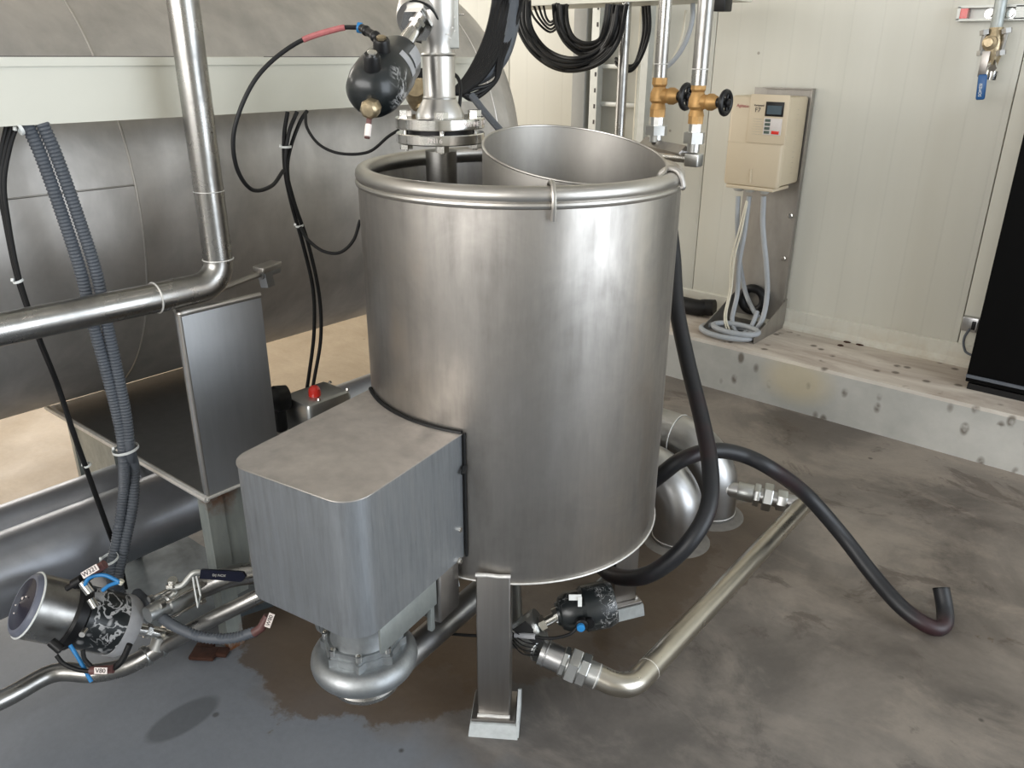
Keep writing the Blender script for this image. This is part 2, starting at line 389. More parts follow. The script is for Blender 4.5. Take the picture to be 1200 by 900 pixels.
mb = MB(); mb.prism([(0, 0), (-.03, 0), (-.03, .012), (-.012, .03), (-.012, .085), (-.004, .09), (0, .09)], (XL, YW, ZL), (0, 1, 0), (0, 0, 1), XR-XL-.2, (1, 0, 0))
struct('baseboard_back', mb, M['wall'])
# ------------------------------------------------------------------ mixing tank
TX, TY, RB = -1.095, 1.298, .33
ZR = 1.183; ZB = .397
T = V((TX, TY, 0))
def tp(ang, r, z): return V((TX+r*math.cos(ang), TY+r*math.sin(ang), z))
tank = thing('mixing_tank', 'open-topped upright stainless steel mixing tank on box legs in the middle of the room', 'tank', (TX, TY, 0))
mb = MB(); n = 96
mb.lathe([(RB-.012, ZB), (RB-.001, ZB), (RB, ZB+.003), (RB, ZR-.03), (RB-.003, ZR), (RB-.006, ZR-.03), (RB-.006, ZB+.05), (RB-.012, ZB)], T, (0, 0, 1), n, caps=False)
obj('shell', mb, M['tank'], tank)
mb = MB(); mb.torus(V((TX, TY, ZR)), (0, 0, 1), RB-.0115, .0165, 96, 16)
mb.torus((TX, TY, ZR-.0155), (0, 0, 1), RB-.001, .0065, 96, 10); obj('rim_tube', mb, M['rim'], tank)
mb = MB(); mb.lathe([(.004, ZB+.03), (RB-.006, ZB+.06)], T, (0, 0, 1), 64); mb.lathe([(.03, ZB-.05), (RB-.01, ZB+.002)], T, (0, 0, 1), 64)
obj('tank_floor', mb, M['tankin'], tank)
mb = MB(); mb.torus((TX, TY, ZB+.002), (0, 0, 1), RB+.001, .0022, 96, 8); obj('bottom_seam', mb, M['weld'], tank)
fa = math.atan2(1.014-TY, -.921-TX)
for i, a in enumerate((fa, fa+2*PI/3, fa+4*PI/3)):
    rd = V((math.cos(a), math.sin(a), 0)); zt = .420 if i == 0 else ZB-.01
    rc = RB+.006-.035 if i == 0 else RB-.03; cc = T+rd*rc
    if i == 0: rd = V((math.cos(a+.09), math.sin(a+.09), 0))
    tg = V((-rd.y, rd.x, 0))
    mb = MB(); mb.box(cc+V((0, 0, (zt+.045)/2)), (.07, .07, zt-.045) if i else (.07, .072, zt-.045), (rd, tg, up), .004)
    lg = obj('leg', mb, M['leg'], tank)
    e = cc+rd*.0355
    for zz in ((zt, .047) if i == 0 else (.047,)):
        mb = MB(); mb.tube([e-tg*.036+V((0, 0, zz)), e-tg*.012+V((0, 0, zz+.001)), e+tg*.012+V((0, 0, zz-.001)), e+tg*.036+V((0, 0, zz))], .0042, 8)
        obj('weld_bead', mb, M['weld'], lg)
    mb = MB(); mb.box(cc+V((0, 0, .041)), (.092, .098, .008), (rd, tg, up), .002)
    f = obj('foot_plate', mb, M['leg'], lg)
    mb = MB(); q = [(-.052, -.056), (.054, -.057), (.056, .056), (-.05, .058)]
    mb.loft([[cc+rd*x+tg*y+V((0, 0, z)) for x, y in ((x*k, y*k) for x, y in q)] for z, k in ((0, .97), (.008, .96), (.036, .90))])
    mb.prism([(-.05, .004), (.052, .004), (.050, .05), (.02, .062), (-.01, .084), (-.05, .05)], cc+tg*.051, rd, (0, 0, 1), .006, tg)
    obj('grout_pad', mb, M['mortar'], lg, label='white grout pad under the leg foot')
# strainer basket
RTd = rt.copy(); CMd = -fh
bc = T+RTd*.105+CMd*.098; rb = .178
mb = MB(); rings = [[], [], [], []]; N = 80
zl_ = zfor(*(bc-RTd*rb).xy, 168); zr_ = zfor(*(bc+RTd*rb).xy, 190); zb_ = zfor(*(bc-CMd*rb).xy, 149)
def ztop(t):
    c_, s_ = math.cos(t), math.sin(t)           # c_: right, s_: away
    zm = (zl_+zr_)/2; return zm+(zr_-zl_)/2*c_+(zb_-zm)*s_
for k in range(N):
    t = 2*PI*k/N; d = RTd*math.cos(t)-CMd*math.sin(t); z = ztop(t)
    for j, (rr, zz) in enumerate(((rb, .62), (rb, z), (rb-.003, z), (rb-.003, .62))): rings[j].append(V((bc.x+d.x*rr, bc.y+d.y*rr, zz)))
mb.loft(rings, caps=False, closed=True)
bk = thing('strainer_basket', 'slanted sheet steel strainer cylinder hooked inside the rim of the upright tank', 'strainer', (bc.x, bc.y, .62))
obj('sheet_wall', mb, M['basket'], bk)
mb = MB(); pts = [V((bc.x, bc.y, 0))+(RTd*math.cos(2*PI*k/N)-CMd*math.sin(2*PI*k/N))*(rb-.0015)+V((0, 0, ztop(2*PI*k/N))) for k in range(N)]
mb.tube(pts, .0024, 8, closed=True); obj('top_edge', mb, M['rim'], bk)
def hook(az, r=.0046, lo=.04):
    a = az; pts = [tp(a, RB-.037, ZR-.06), tp(a, RB-.036, ZR), tp(a, RB-.028, ZR+.017), tp(a, RB-.011, ZR+.022), tp(a, RB+.003, ZR+.014), tp(a, RB+.0115, ZR-.008), tp(a, RB+.008, ZR-lo)]
    mb = MB(); mb.tube(spline(pts, 6), r, 10); obj('hook', mb, M['rim'], bk)
def azpx(x, r=RB):                       # tank azimuth whose rim point appears at column x on the near side
    best = None
    for k in range(720):
        a = 2*PI*k/720; p = tp(a, r, ZR)
        if (V((p.x-TX, p.y-TY, 0))).dot(V((-p.x, -p.y, 0))) < -.12: continue
        q = 600+FPX*(p-CO).dot(CR)/(p-CO).dot(CF)
        if best is None or abs(q-x) < best[0]: best = (abs(q-x), a)
    return best[1]
hook(azpx(647)); hook(azpx(786)+.12, .006, .012)
# ------------------------------------------------------------------ pump and its cover
cu = V((-.17, .985, 0)).normalized(); cv = V((.985, .17, 0)).normalized()
v0, v1, uf = -1.082, -.79, .822
cov = thing('pump_cover', 'grey sheet metal pump cover with rounded corners hung on the upright tank', 'cover', (*(cv*((v0+v1)/2)+cu*.95).xy, .457))
def cpoly(rr=.05, off=0.0):
    P = []
    Tv, Tu = T.dot(cv), T.dot(cu); Rr = RB+.004+off
    for cx, cyy, a0 in ((v1-off-rr, uf+off+rr, 0), (v0+off+rr, uf+off+rr, -PI/2)):
        for k in range(9):
            a = a0-PI/2*k/8; P.append((cx+rr*math.cos(a), cyy+rr*math.sin(a)))
    for k in range(17):
        vv = (v0+off)+(v1-v0-2*off)*k/16; dv = min(max(vv-Tv, -Rr), Rr)
        P.append((vv, Tu-math.sqrt(max(Rr*Rr-dv*dv, 0))))
    return P
P1 = cpoly()
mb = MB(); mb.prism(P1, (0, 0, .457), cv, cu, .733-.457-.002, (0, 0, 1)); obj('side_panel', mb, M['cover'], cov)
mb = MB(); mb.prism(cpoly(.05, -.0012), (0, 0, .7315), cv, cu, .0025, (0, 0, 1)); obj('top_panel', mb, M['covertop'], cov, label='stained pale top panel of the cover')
mb = MB(); e_ = [cv*a+cu*b+V((0, 0, .7325)) for a, b in P1[:18]]; mb.tube([cv*P1[-1][0]+cu*P1[-1][1]+V((0, 0, .7325))]+e_+[cv*P1[18][0]+cu*P1[18][1]+V((0, 0, .7325))], .0017, 8) if False else mb.tube([w_+V((0, 0, 0)) for w_ in e_], .0017, 8); obj('top_edge', mb, M['rim'], cov)
mb = MB(); arc = P1[18:]; w = [cv*a+cu*b for a, b in arc]
mb.tube([p+V((0, 0, .735)) for p in w], .0045, 8); mb.tube([w[-1]+V((.004, .002, .735)), w[-1]+V((.004, .002, .457))], .003, 8)
mb.tube([w[-1]+V((.006, 0, .665)), w[-1]+V((.012, -.012, .655))], .005, 8)
obj('rubber_edging', mb, M['rubber'], cov, label='black rubber edging along the tank')
for px, py in ((538, 620), (538, 657)):
    mb = MB(); p = None
    for k in range(400):                 # where the sight line meets the right-hand panel
        q = at(px, py, 1.1+k*.003)
        if q.dot(cv) < v1: p = q; break
    hexbolt(mb, p, cv, .006, .006); obj('bolt', mb, M['chrome'], cov)
mb = MB(); c0 = cv*(v1-.012)+cu*.955
mb.box(c0+V((0, 0, .432)), (.006, .12, .06), (cv, cu, up)); obj('skirt_flange', mb, M['cover'], cov)
br = thing('pump_bracket', 'bent steel bracket joining pump motor to tank below the cover', 'bracket', (*(c0).xy, .37))
c1 = cv*(v1-.03)+cu*1.062
mb = MB(); mb.box(c1+cu*.03+V((0, 0, .40)), (.05, .07, .125), (cv, cu, up), .006); obj('tank_channel', mb, M['leg'], br)
mb = MB(); mb.box(c1-cu*.02+cv*.012+V((0, 0, .395)), (.012, .012, .13), (cv, cu, up), .002); obj('slotted_strip', mb, M['galv'], br)
mb = MB(); mb.box(c1-cu*.10+cv*.022+V((0, 0, .425)), (.006, .17, .06), (cv, cu, up), .001); obj('side_strip', mb, M['galv'], br)
mb = MB(); hexbolt(mb, c1-cu*.045+cv*.004+V((0, 0, .392)), cv-cu*.5, .011, .012); obj('bolt', mb, M['chrome'], br)
# volute
pc = cv*((v0+v1)/2+.012)+cu*.925
pc = V((pc.x, pc.y, 0))+rt*.030; ZV = .315
pump = thing('centrifugal_pump', 'cast metal centrifugal pump casing sticking out below the pump cover', 'pump', (pc.x, pc.y, .2))
mb = MB(); mb.torus(pc+V((0, 0, ZV-.016)), (0, 0, 1), .078, .027, 64, 18); mb.lathe([(.05, -.043), (.072, -.040), (.072, .006), (.06, .012)], pc+V((0, 0, ZV)), seg=64)
obj('volute', mb, M['castdull'], pump)
mb = MB(); lob = []
for k in range(96):
    t = 2*PI*k/96; r = .073+.011*max(0, math.cos(8*t))**3; lob.append((r*math.cos(t), r*math.sin(t)))
mb.prism(lob, pc+V((0, 0, ZV+.006)), (1, 0, 0), (0, 1, 0), .022, (0, 0, 1))
mb.prism([(x*.94, y*.94) for x, y in lob], pc+V((0, 0, ZV+.028)), (1, 0, 0), (0, 1, 0), .012, (0, 0, 1))
cf = obj('casing_flange', mb, M['castdull'], pump)
for k in range(8):
    t = 2*PI*k/8; mb = MB(); mb.lathe([(.0065, .0), (.0065, .012), (.0035, .013), (.0035, .008)], pc+V((.073*math.cos(t), .073*math.sin(t), ZV+.034)), seg=14)
    obj('socket_screw', mb, M['chrome'], cf)
mb = MB(); mb.lathe([(.064, .036), (.060, .055), (.060, .16)], pc+V((0, 0, ZV)), seg=48); obj('lantern', mb, M['castdull'], pump)
mb = MB(); mb.disc(pc+V((0, 0, ZV-.060)), pc+V((0, 0, ZV-.044)), .068, .003, 48); mb.disc(pc+V((0, 0, ZV-.084)), pc+V((0, 0, ZV-.064)), .068, .006, 48); obj('suction_collar', mb, M['pipe'], pump)
mb = MB(); sd = (T-pc).normalized(); sd = V((sd.x, sd.y, 0)).normalized()
e1 = pc+V((0, 0, ZV-.06)); e2 = V((pc.x, pc.y, ZV-.105))
far = on('z', .20, 556, 706); far = V((far.x, far.y, .20))
far.z = .215; mb.tube(fillet([e1, V((pc.x, pc.y, .212)), far+(far-V((pc.x, pc.y, .212))).normalized()*.22], .035), .031, 24); obj('suction_pipe', mb, M['pipedull'], pump)
mb = MB(); od = -cv; o1 = pc+V((0, 0, ZV))-cu*.0+cu*.05
for a_, b_, r_ in ((.05, .125, .03), (.115, .125, .045), (.128, .138, .045), (.145, .152, .036)): mb.disc(o1+od*a_, o1+od*b_, r_, .002, 32)
obj('discharge_flange', mb, M['cast'], pump)
# ------------------------------------------------------------------ large horizontal vessel
BX, BZ, BR = -2.478, 1.071, .60
bv = thing('horizontal_vessel', 'very large horizontal stainless steel vessel along the left side', 'tank', (BX, 1.0, BZ-BR))
mb = MB(); mb.lathe([(BR, 0), (BR, 3.9), (BR, 4.03)], (BX, -1.85, BZ), (0, 1, 0), 128, caps=True); obj('barrel', mb, M['big'], bv)
mb = MB(); YE = 2.18
mb.lathe([(BR, 0), (BR*.995, .03), (BR*.96, .075), (BR*.85, .12), (BR*.55, .165), (BR*.2, .185), (.001, .188)], (BX, YE, BZ), (0, 1, 0), 128, caps=False); obj('dished_end', mb, M['big'], bv)
mb = MB()
for Yq, rr in ((.86, .003), (YE-.06, .0028), (-.7, .003)): mb.torus((BX, Yq, BZ), (0, 1, 0), BR+.0005, rr, 160, 8)
a_ = math.radians(5); mb.tube([(BX+(BR+.0005)*math.cos(a_), y, BZ+(BR)*math.sin(a_)) for y in (-1.8, -.5, .86)], .002, 8)
obj('weld_seam', mb, M['rim'], bv)
# support saddle
ZS = .455
sd_ = thing('vessel_saddle', 'bent steel saddle with galvanised legs under the horizontal vessel', 'support', (-1.6, .85, 0))
mb = MB(); mb.prism([(-1.578, .765), (-1.578, 1.2), (-2.4, 1.2), (-2.4, .735)], (0, 0, ZS-.006), (1, 0, 0), (0, 1, 0), .006, (0, 0, 1)); obj('shelf', mb, M['bracket'], sd_)
mb = MB(); mb.tube([(-1.576, .763, ZS-.002), (-2.4, .733, ZS-.002)], .008, 8); mb.tube([(-1.576, .763, ZS), (-1.576, .96, ZS)], .004, 8); obj('edge_weld', mb, M['weld'], sd_)
ptop = .895
mb = MB(); t_ = .006
mb.prism([(-.055, .02), (-.012, .002), (-.003, .006), (0, .016), (0, .20), (-t_, .20), (-t_, .018), (-.012, .01), (-.055, .028)], (-1.578, .763, ZS), (1, 0, 0), (0, 1, 0), ptop-ZS, (0, 0, 1)); obj('upright_plate', mb, M['bracket'], sd_)
mb = MB(); mb.tube(fillet([(-1.633, .787, ptop), (-1.583, .768, ptop), (-1.580, .79, ptop+.002), (-1.580, .963, ptop+.002)], .02), .0065, 10); mb.tube([(-1.581, .769, ptop), (-1.581, .769, ZS)], .004, 8); obj('rolled_edge', mb, M['rim'], sd_)
lf = on('z', 0, 262, 765)
mb = MB(); mb.prism([(-.042, 0), (0, 0), (0, .042), (-.008, .042), (-.008, .008), (-.042, .008)], (-1.598, .77, 0), (1, 0, 0), (0, 1, 0), ZS-.008, (0, 0, 1)); obj('leg', mb, M['rust'], sd_)
mb = MB(); mb.prism([(0, 0), (.15, 0), (.07, -.16), (.045, -.30), (0, -.30)], (-1.602, .80, ZS-.008), (0, 1, 0), (0, 0, 1), .006, (-1, 0, 0)); obj('gusset', mb, M['rust'], sd_)
mb = MB(); mb.box((-2.27, .80, ZS/2-.01), (.26, .02, ZS-.02)); mb.box((-2.405, .83, ZS/2-.01), (.02, .10, ZS-.02)); obj('leg', mb, M['galv'], sd_)
mb = MB(); q = [on('z', .02, *p) for p in ((97, 646), (182, 604), (330, 700), (190, 745))]
mb.loft([[V((p.x, p.y, 0)) for p in q], [V((p.x, p.y, .02)) for p in q]]); obj('base_plate', mb, M['galvdark'], sd_)
pb = on('z', .02, 238, 762); mb = MB()
for k, (dx, dy, s_) in enumerate(((0, 0, .04), (.02, .03, .03), (-.025, .015, .03))): mb.box(pb+V((dx, dy, -.012-.002*k)), (s_*1.6, s_, .012), (V((.8, .6, 0)), V((-.6, .8, 0)), up), .004)
obj('rust_flakes', mb, M['rustblock'], sd_, label='flaking rust brown packing at the foot')
# hanging clamp bar on the vessel
cb = thing('clamp_bar', 'thin steel bar with a clamp block lying against the horizontal vessel', 'bracket', tuple(at(300, 320, 1.95)))
mb = MB(); a_, b_ = at(255, 340, 1.9), at(305, 321, 2.0); mb.tube([a_, b_], .008, 8); obj('bar', mb, M['rim'], cb)
mb = MB(); c_ = at(314, 318, 2.02); dx = (b_-a_).normalized(); mb.box(c_+up*.012, (.065, .04, .016), (dx, dx.cross(up).normalized(), up), .004); obj('clamp_plate', mb, M['rim'], cb)
mb = MB(); mb.cyl(c_+up*.01-dx*.012, c_-up*.034-dx*.006, .02, 6); mb.cyl(c_-dx*.028, c_+dx*.03, .014, 20); obj('clamp_nut', mb, M['bracket'], cb)
# floor pipes
def fpipe(label, X, px, py, y0, y1, r, mat, collar=None, cap=False):
    p = on('x', X, px, py); z = p.z
    t = thing('floor_pipe', label, 'pipe', (X, (y0+y1)/2, z-r), 'thick pipes under the vessel')
    mb = MB(); mb.tube([(X, y0+(y1-y0)*k/8, z) for k in range(9)], r, 40); obj('pipe_run', mb, mat, t)
    if collar:
        mb = MB(); mb.tube([(X, collar-.006, z), (X, collar+.006, z)], r+.004, 40); obj('joint_collar', mb, mat, t)
    if cap:
        mb = MB(); mb.lathe([(r, 0), (r*.95, .02), (r*.7, .045), (.001, .055)], (X, y1, z), (0, 1, 0), 40, caps=False); obj('end_cap', mb, mat, t)
    return z
fpipe('upper and farther of the two thick grey pipes under the vessel', -2.13, 0, 628, -1.2, 2.6, .075, M['floorpipe'], collar=.83)
fpipe('lower and nearer thick grey pipe under the vessel ending behind the saddle leg', -2.0, 0, 674, -1.2, 1.12, .10, M['floorpipe'], cap=True)
# ------------------------------------------------------------------ cream cable trunk
tkx = -1.72; z0 = 1.277; z1 = 1.396; ye = 1.85
tr = thing('cable_channel', 'long cream painted cable channel running across the horizontal vessel', 'cable channel', (tkx-.06, .4, z0))
mb = MB(); mb.prism([(0, z0), (0, z1-.012), (-.004, z1-.008), (-.14, z1-.008), (-.14, z0)], (tkx, -1.5, 0), (1, 0, 0), (0, 0, 1), ye+1.5, (0, 1, 0)); obj('trough', mb, M['trunk'], tr)
mb = MB(); mb.prism([(.004, z1-.016), (.004, z1), (-.144, z1), (-.144, z1-.016), (-.14, z1-.004), (0, z1-.004)], (tkx, -1.5, 0), (1, 0, 0), (0, 0, 1), ye+1.5, (0, 1, 0)); obj('lid', mb, M['trunk'], tr)
mb = MB(); mb.prism([(tkx, ye), (tkx-.05, ye+.055), (tkx-.14, ye+.055), (tkx-.14, ye)], (0, 0, z0), (1, 0, 0), (0, 1, 0), z1-z0, (0, 0, 1)); obj('end_cap', mb, M['trunk'], tr)
mb = MB()
for y0_, y1_ in ((-1.2, .95), (1.15, 1.62)): mb.box((tkx-.03, (y0_+y1_)/2, z1+.0008), (.003, y1_-y0_, .0016))
obj('lid_gap', mb, M['ink'], tr)
# ------------------------------------------------------------------ process pipe on the left
px_, py_, pz_ = -1.60, .884, .936
pp = thing('process_pipe', 'bare steel pipe dropping on the left and turning horizontal before the vessel', 'pipe', (px_, py_, pz_))
rp = .0305
mb = MB(); mb.tube([(px_, py_, 3.9), (px_, py_, 2.2), (px_, py_, pz_+.055)], rp, 32); obj('vertical_run', mb, M['pipe'], pp)
mb = MB(); mb.tube([(px_, -1.4, pz_-.012), (px_, .3, pz_+.006), (px_, py_-.15, pz_)], rp, 32); obj('horizontal_run', mb, M['pipe'], pp)
mb = MB(); mb.tube([V((px_, py_-.15, pz_)), V((px_, py_-.1, pz_))]+[V((px_, py_-.055+.055*math.sin(t), pz_+.055*(1-math.cos(t)))) for t in [PI/2*k/12 for k in range(13)]], rp+.0012, 32); obj('elbow', mb, M['pipe'], pp)
wring(pp, (px_, py_, pz_+.055), (0, 0, 1), rp+.001, .0017); wring(pp, (px_, py_-.15, pz_), (0, 1, 0), rp+.001, .0017); wring(pp, (px_, py_, pz_+.20), (0, 0, 1), rp, .001)
# ------------------------------------------------------------------ flanged dosing pipe into the tank with angle valve
F0 = at(516, 150, 1.70); FX, FY = F0.x, F0.y
def fz(py): return zfor(FX, FY, py)
sc = 1.70/FPX
fp = thing('flanged_inlet_pipe', 'bolted flanged steel pipe dropping into the top of the upright tank', 'pipe', (FX, FY, .95))
z1f, z2f = fz(148), fz(165)
mb = MB(); mb.cyl((FX, FY, .95), (FX, FY, z2f-.02), 18.5*sc, 40); obj('lower_pipe', mb, M['pipe'], fp)
mb = MB(); mb.lathe([(19*sc, fz(62)), (19.8*sc, fz(64)), (18.6*sc, fz(66)), (18.3*sc, fz(112)), (19.3*sc, fz(114)), (19*sc, fz(116)), (28*sc, fz(133)), (29*sc, z1f)], (FX, FY, 0), seg=48); obj('weld_neck', mb, M['softsteel'], fp)
for nm, za, zb in (('upper_flange', fz(149.5), fz(136.5)), ('lower_flange', fz(166.5), fz(154.5))):
    mb = MB(); mb.lathe([(15*sc, za-.001), (51*sc, za), (52*sc, za+.002), (52*sc, zb-.002), (51*sc, zb), (28*sc, zb+.0005)], (FX, FY, 0), seg=72); fl = obj(nm, mb, M['chrome'], fp)
    s_ = 'ARTINE 1 P1' if nm[0] == 'u' else 'PN16'
    zt_ = (za+zb)/2; base = math.atan2(-FY, -FX)+(.55 if nm[0] == 'u' else -.25)
    for i, ch in enumerate(s_):
        if ch == ' ': continue
        a = base+i*.085 if nm[0] == 'u' else base+i*.085; rr = 52.2*sc
        text(ch, .013, (FX+rr*math.cos(a), FY+rr*math.sin(a), zt_), (-math.sin(a), math.cos(a), 0), up, M['white'], fl)
mb = MB(); mb.cyl((FX, FY, fz(155)), (FX, FY, fz(149)), 38*sc, 40); obj('gasket', mb, M['rubber'], fp)
for k in range(4):
    a = 2*PI*k/4+math.atan2(-FY, -FX)+.05; q = V((FX+40*sc*math.cos(a), FY+41*sc*math.sin(a), 0)); mb = MB()
    mb.cyl(q+up*fz(176), q+up*fz(130), .0055, 12); mb.cyl(q+up*fz(174), q+up*fz(166.5), .0145, 6); mb.cyl(q+up*fz(136), q+up*fz(129), .0145, 6)
    obj('flange_bolt', mb, M['chrome'], fp)
# angle valve above
av = thing('angle_seat_valve', 'angle seat valve with black peeling actuator above the upright tank', 'valve', (FX, FY, fz(60)))
mb = MB(); mb.lathe([(19*sc, fz(63)), (18.5*sc, fz(50)), (24*sc, fz(35)), (25*sc, fz(-40)), (19*sc, fz(-60)), (19*sc, 2.3)], (FX, FY, 0), seg=40)
b0, b1 = at(512, -25, 1.70), at(491, 26, 1.60)
mb.lathe([(30*sc, 0), (32*sc, (b1-b0).length*.5), (27*sc, (b1-b0).length*.95), (25*sc, (b1-b0).length)], b0, b1-b0, 40); obj('valve_body', mb, M['softsteel'], av)
ax = (at(428, 118, 1.45)-b1).normalized()
mb = MB(); mb.torus(b1, ax, 24*sc, .0022, 40, 8); obj('black_seal', mb, M['rubber'], av)
mb = MB(); mb.cyl(b1-ax*.004, b1+ax*.016, 19*sc, 6); mb.lathe([(8.5*sc, .016), (8.5*sc, .09)], b1, ax, 24); mb.lathe([(10*sc, .014), (10*sc, .022)], b1, ax, 6); obj('stem_nut', mb, M['chrome'], av)
a0 = at(470, 66, 1.56); a1 = at(430, 114, 1.45); ax = (a1-a0).normalized(); L = (a1-a0).length
R_ = 33*1.5/FPX
mb = MB(); mb.lathe([(R_*.3, -.022), (R_*.42, -.02), (R_*.46, -.008), (R_*.78, .0), (R_*.9, L*.1), (R_*.93, L*.3), (R_, L*.36), (R_*1.03, L*.6), (R_*1.0, L*.78), (R_*.86, L*.94), (R_*.6, L*1.03), (R_*.3, L*1.07), (.001, L*1.08)], a0, ax, 48, caps=False)
act = obj('actuator', mb, M['peeltop'], av, label='black actuator with peeling silver paint')
sidev = ax.cross(CF).normalized()
if sidev.dot(CR) < 0: sidev = -sidev
def patch(o, ax, prof, side, a0_, a1_, t=.0007):
    fr = -(CF-ax*CF.dot(ax)).normalized(); rings = []
    def ring(e):
        return [[o+ax*h+(side*math.cos(a0_+(a1_-a0_)*k/10)+fr*math.sin(a0_+(a1_-a0_)*k/10))*(r+e) for k in range(11)] for r, h in prof]
    mb = MB(); A = ring(t); B = ring(-.001)
    mb.loft([list(a)+list(reversed(b)) for a, b in zip(A, B)]); return mb
obj('silver_label', patch(a0, ax, [(R_*.80, .003), (R_*.91, L*.1), (R_*.935, L*.28)], sidev, .35, .95), M['greytape'], act)
obj('silver_label', patch(a0, ax, [(R_*1.0, L*.36), (R_*1.015, L*.46)], sidev, .3, 1.2), M['greytape'], act)
upv = -sidev
f1 = a0+ax*L*.42+upv*R_*.55-CF*R_*.55; f2 = a0+ax*L*.12+upv*R_*.75-CF*R_*.35
g1 = at(436, 66, 1.415); g2 = at(447, 48, 1.45)
for g, s_ in ((g1, 1), (g2, 0)):
    cen = a0+ax*max(.02, (g-a0).dot(ax)); dr = (g-cen).normalized()
    mb = MB(); mb.lathe([(.017, -.03), (.015, .0), (.013, .004)], g, dr, 24); port = obj('air_port', mb, M['black'], av)
    mb = MB(); mb.lathe([(.009, .002), (.009, .008), (.006, .009)], g, dr, 6 if not s_ else 20); obj('brass_insert', mb, M['palebrass'] if not s_ else M['chrome'], port)
mb = MB(); mb.tube(fillet([g2, at(441, 43, 1.46), at(424, 33, 1.49)], .01), .0078, 14); mb.ball(at(440, 43, 1.46), .0105); mb.ball(at(429, 36, 1.48), .0095); obj('elbow_fitting', mb, M['black'], av)
mb = MB(); mb.cyl(at(424, 33, 1.5), at(419, 32, 1.5), .0095, 20); obj('blue_collar', mb, M['blue'], av)
mb = MB(); q = at(433, 128, 1.43); mb.lathe([(.016, -.02), (.018, 0), (.016, .006), (.011, .010), (.001, .011)], q, V(ax)-CF*.5, 8); obj('brass_plug', mb, M['palebrass'], av)
mb = MB(); mb.tube([at(433, 137, 1.44), at(430, 162, 1.44)], .005, 10); sl = obj('cable_tail', mb, M['brown'], av)
mb = MB(); mb.tube([at(432, 146, 1.436), at(430.5, 160, 1.436)], .006, 10); obj('cable_marker', mb, M['white'], sl)
mb = MB(); c_ = at(529, 20, 1.60); rr_ = CR; mb.box(c_, (.028, .006, .115), (CR, CF, up), .001); tg_ = obj('perforated_tag', mb, M['strut'], av)
mb = MB()
for k in range(14):
    mb.lathe([(.0019, -.0004), (.0019, .0006)], c_-CF*.0036+CR*(-.007+.0047*(k*5 % 4))+CU*(.045-.0068*k), -CF, 8)
obj('tag_holes', mb, M['gland'], tg_)
mb = MB(); mb.cyl(at(536, 17, 1.63), at(544, 17, 1.63), .0018, 8); obj('tag_wire', mb, M['chrome'], av)
# drain cock hidden partly behind the pipe
dc = thing('small_brass_cock', 'small brass cock on the cream channel behind the inlet pipe', 'valve', tuple(at(490, 100, 1.82)))
mb = MB(); mb.lathe([(.022, -.03), (.027, 0), (.022, .03)], at(489, 112, 1.82), -CF+up*.3, 24); mb.cyl(at(494, 128, 1.82), at(494, 90, 1.82), .013, 12); obj('body', mb, M['palebrass'], dc)
mb = MB(); mb.lathe([(.013, 0), (.015, .01), (.008, .022)], at(494, 92, 1.82), up, 16); obj('cap', mb, M['black'], dc)
# ------------------------------------------------------------------ cables at the vessel
cnt = [0]
def cable(name, label, cat, pts, r, mat='rubber', group=None, n=8, seg=10):
    p = spline(pts, n); mb = MB(); mb.tube(p, r, seg)
    lo = min(p, key=lambda q: q.z)
    return tag(obj(name, mb, M[mat], None, loc=lo), label, cat, group)
def Dp(d, *pts): return [at(x, y, d) for x, y in pts]
def Xp(X, *pts): return [on('x', X, x, y) for x, y in pts]
def tie(label, p, ax, r, w=.005, grp='white cable ties'):
    t = thing('cable_tie', label, 'cable tie', tuple(p), grp)
    mb = MB(); mb.lathe([(r-.001, -w/2), (r, -w/2), (r, w/2), (r-.001, w/2)], p, ax, 20, caps=False); obj('band', mb, M['tie'], t)
    mb = MB(); mb.box(V(p)-CR*r*.9+CU*.001-CF*.002, (.006, .006, .007), (CR, CF, CU), .001); obj('lock', mb, M['tie'], t)
# air line with red tape
al = thing('air_hose', 'thin black air line looping from the black actuator, red tape near its end', 'hose', tuple(at(310, 225, 1.6)))
pa = [at(x, y, d) for x, y, d in ((419, 32, 1.5), (395, 34, 1.5), (345, 52, 1.5), (300, 92, 1.5), (275, 150, 1.52), (277, 195, 1.56), (295, 222, 1.62), (318, 218, 1.68), (332, 200, 1.72))]
mb = MB(); mb.tube(spline(pa, 10), .0042, 10); obj('tube', mb, M['rubber'], al)
mb = MB(); q = spline(pa, 10); mb.tube(q[7:19], .0056, 10); obj('red_tape', mb, M['redtape'], al, label='strip of red tape')
G = 'black cables hanging from the cream trunk'
cable('power_cable', 'left of the black cables hanging from the trunk down to the grey actuator box', 'cable', Xp(-1.70, (337, 131), (333, 160), (334, 200), (342, 240), (356, 290), (367, 340), (368, 390), (362, 440), (355, 484)), .0048, group=G)
cable('power_cable', 'right of the black cables hanging from the trunk down to the red dome', 'cable', Xp(-1.69, (348, 131), (338, 158), (335, 195), (345, 238), (361, 285), (374, 345), (376, 395), (369, 440), (362, 478)), .0048, group=G)
cable('power_cable', 'short black cable joining the bundle just under the trunk', 'cable', Xp(-1.705, (360, 130), (352, 142), (342, 168), (337, 192), (338, 214)), .0045, group=G)
cable('signal_cable', 'black cable sagging from the trunk behind the tank rim below the black actuator', 'cable', [at(x, y, 1.85) for x, y in ((358, 131), (360, 150), (375, 170), (400, 180), (432, 178), (455, 160), (468, 152))], .0035, group=G)
cable('signal_cable', 'black cable branching right from the bundle and vanishing behind the tank', 'cable', [at(x, y, 1.93) for x, y in ((352, 266), (360, 280), (378, 294), (398, 296), (414, 282), (422, 258))], .004, group=G)
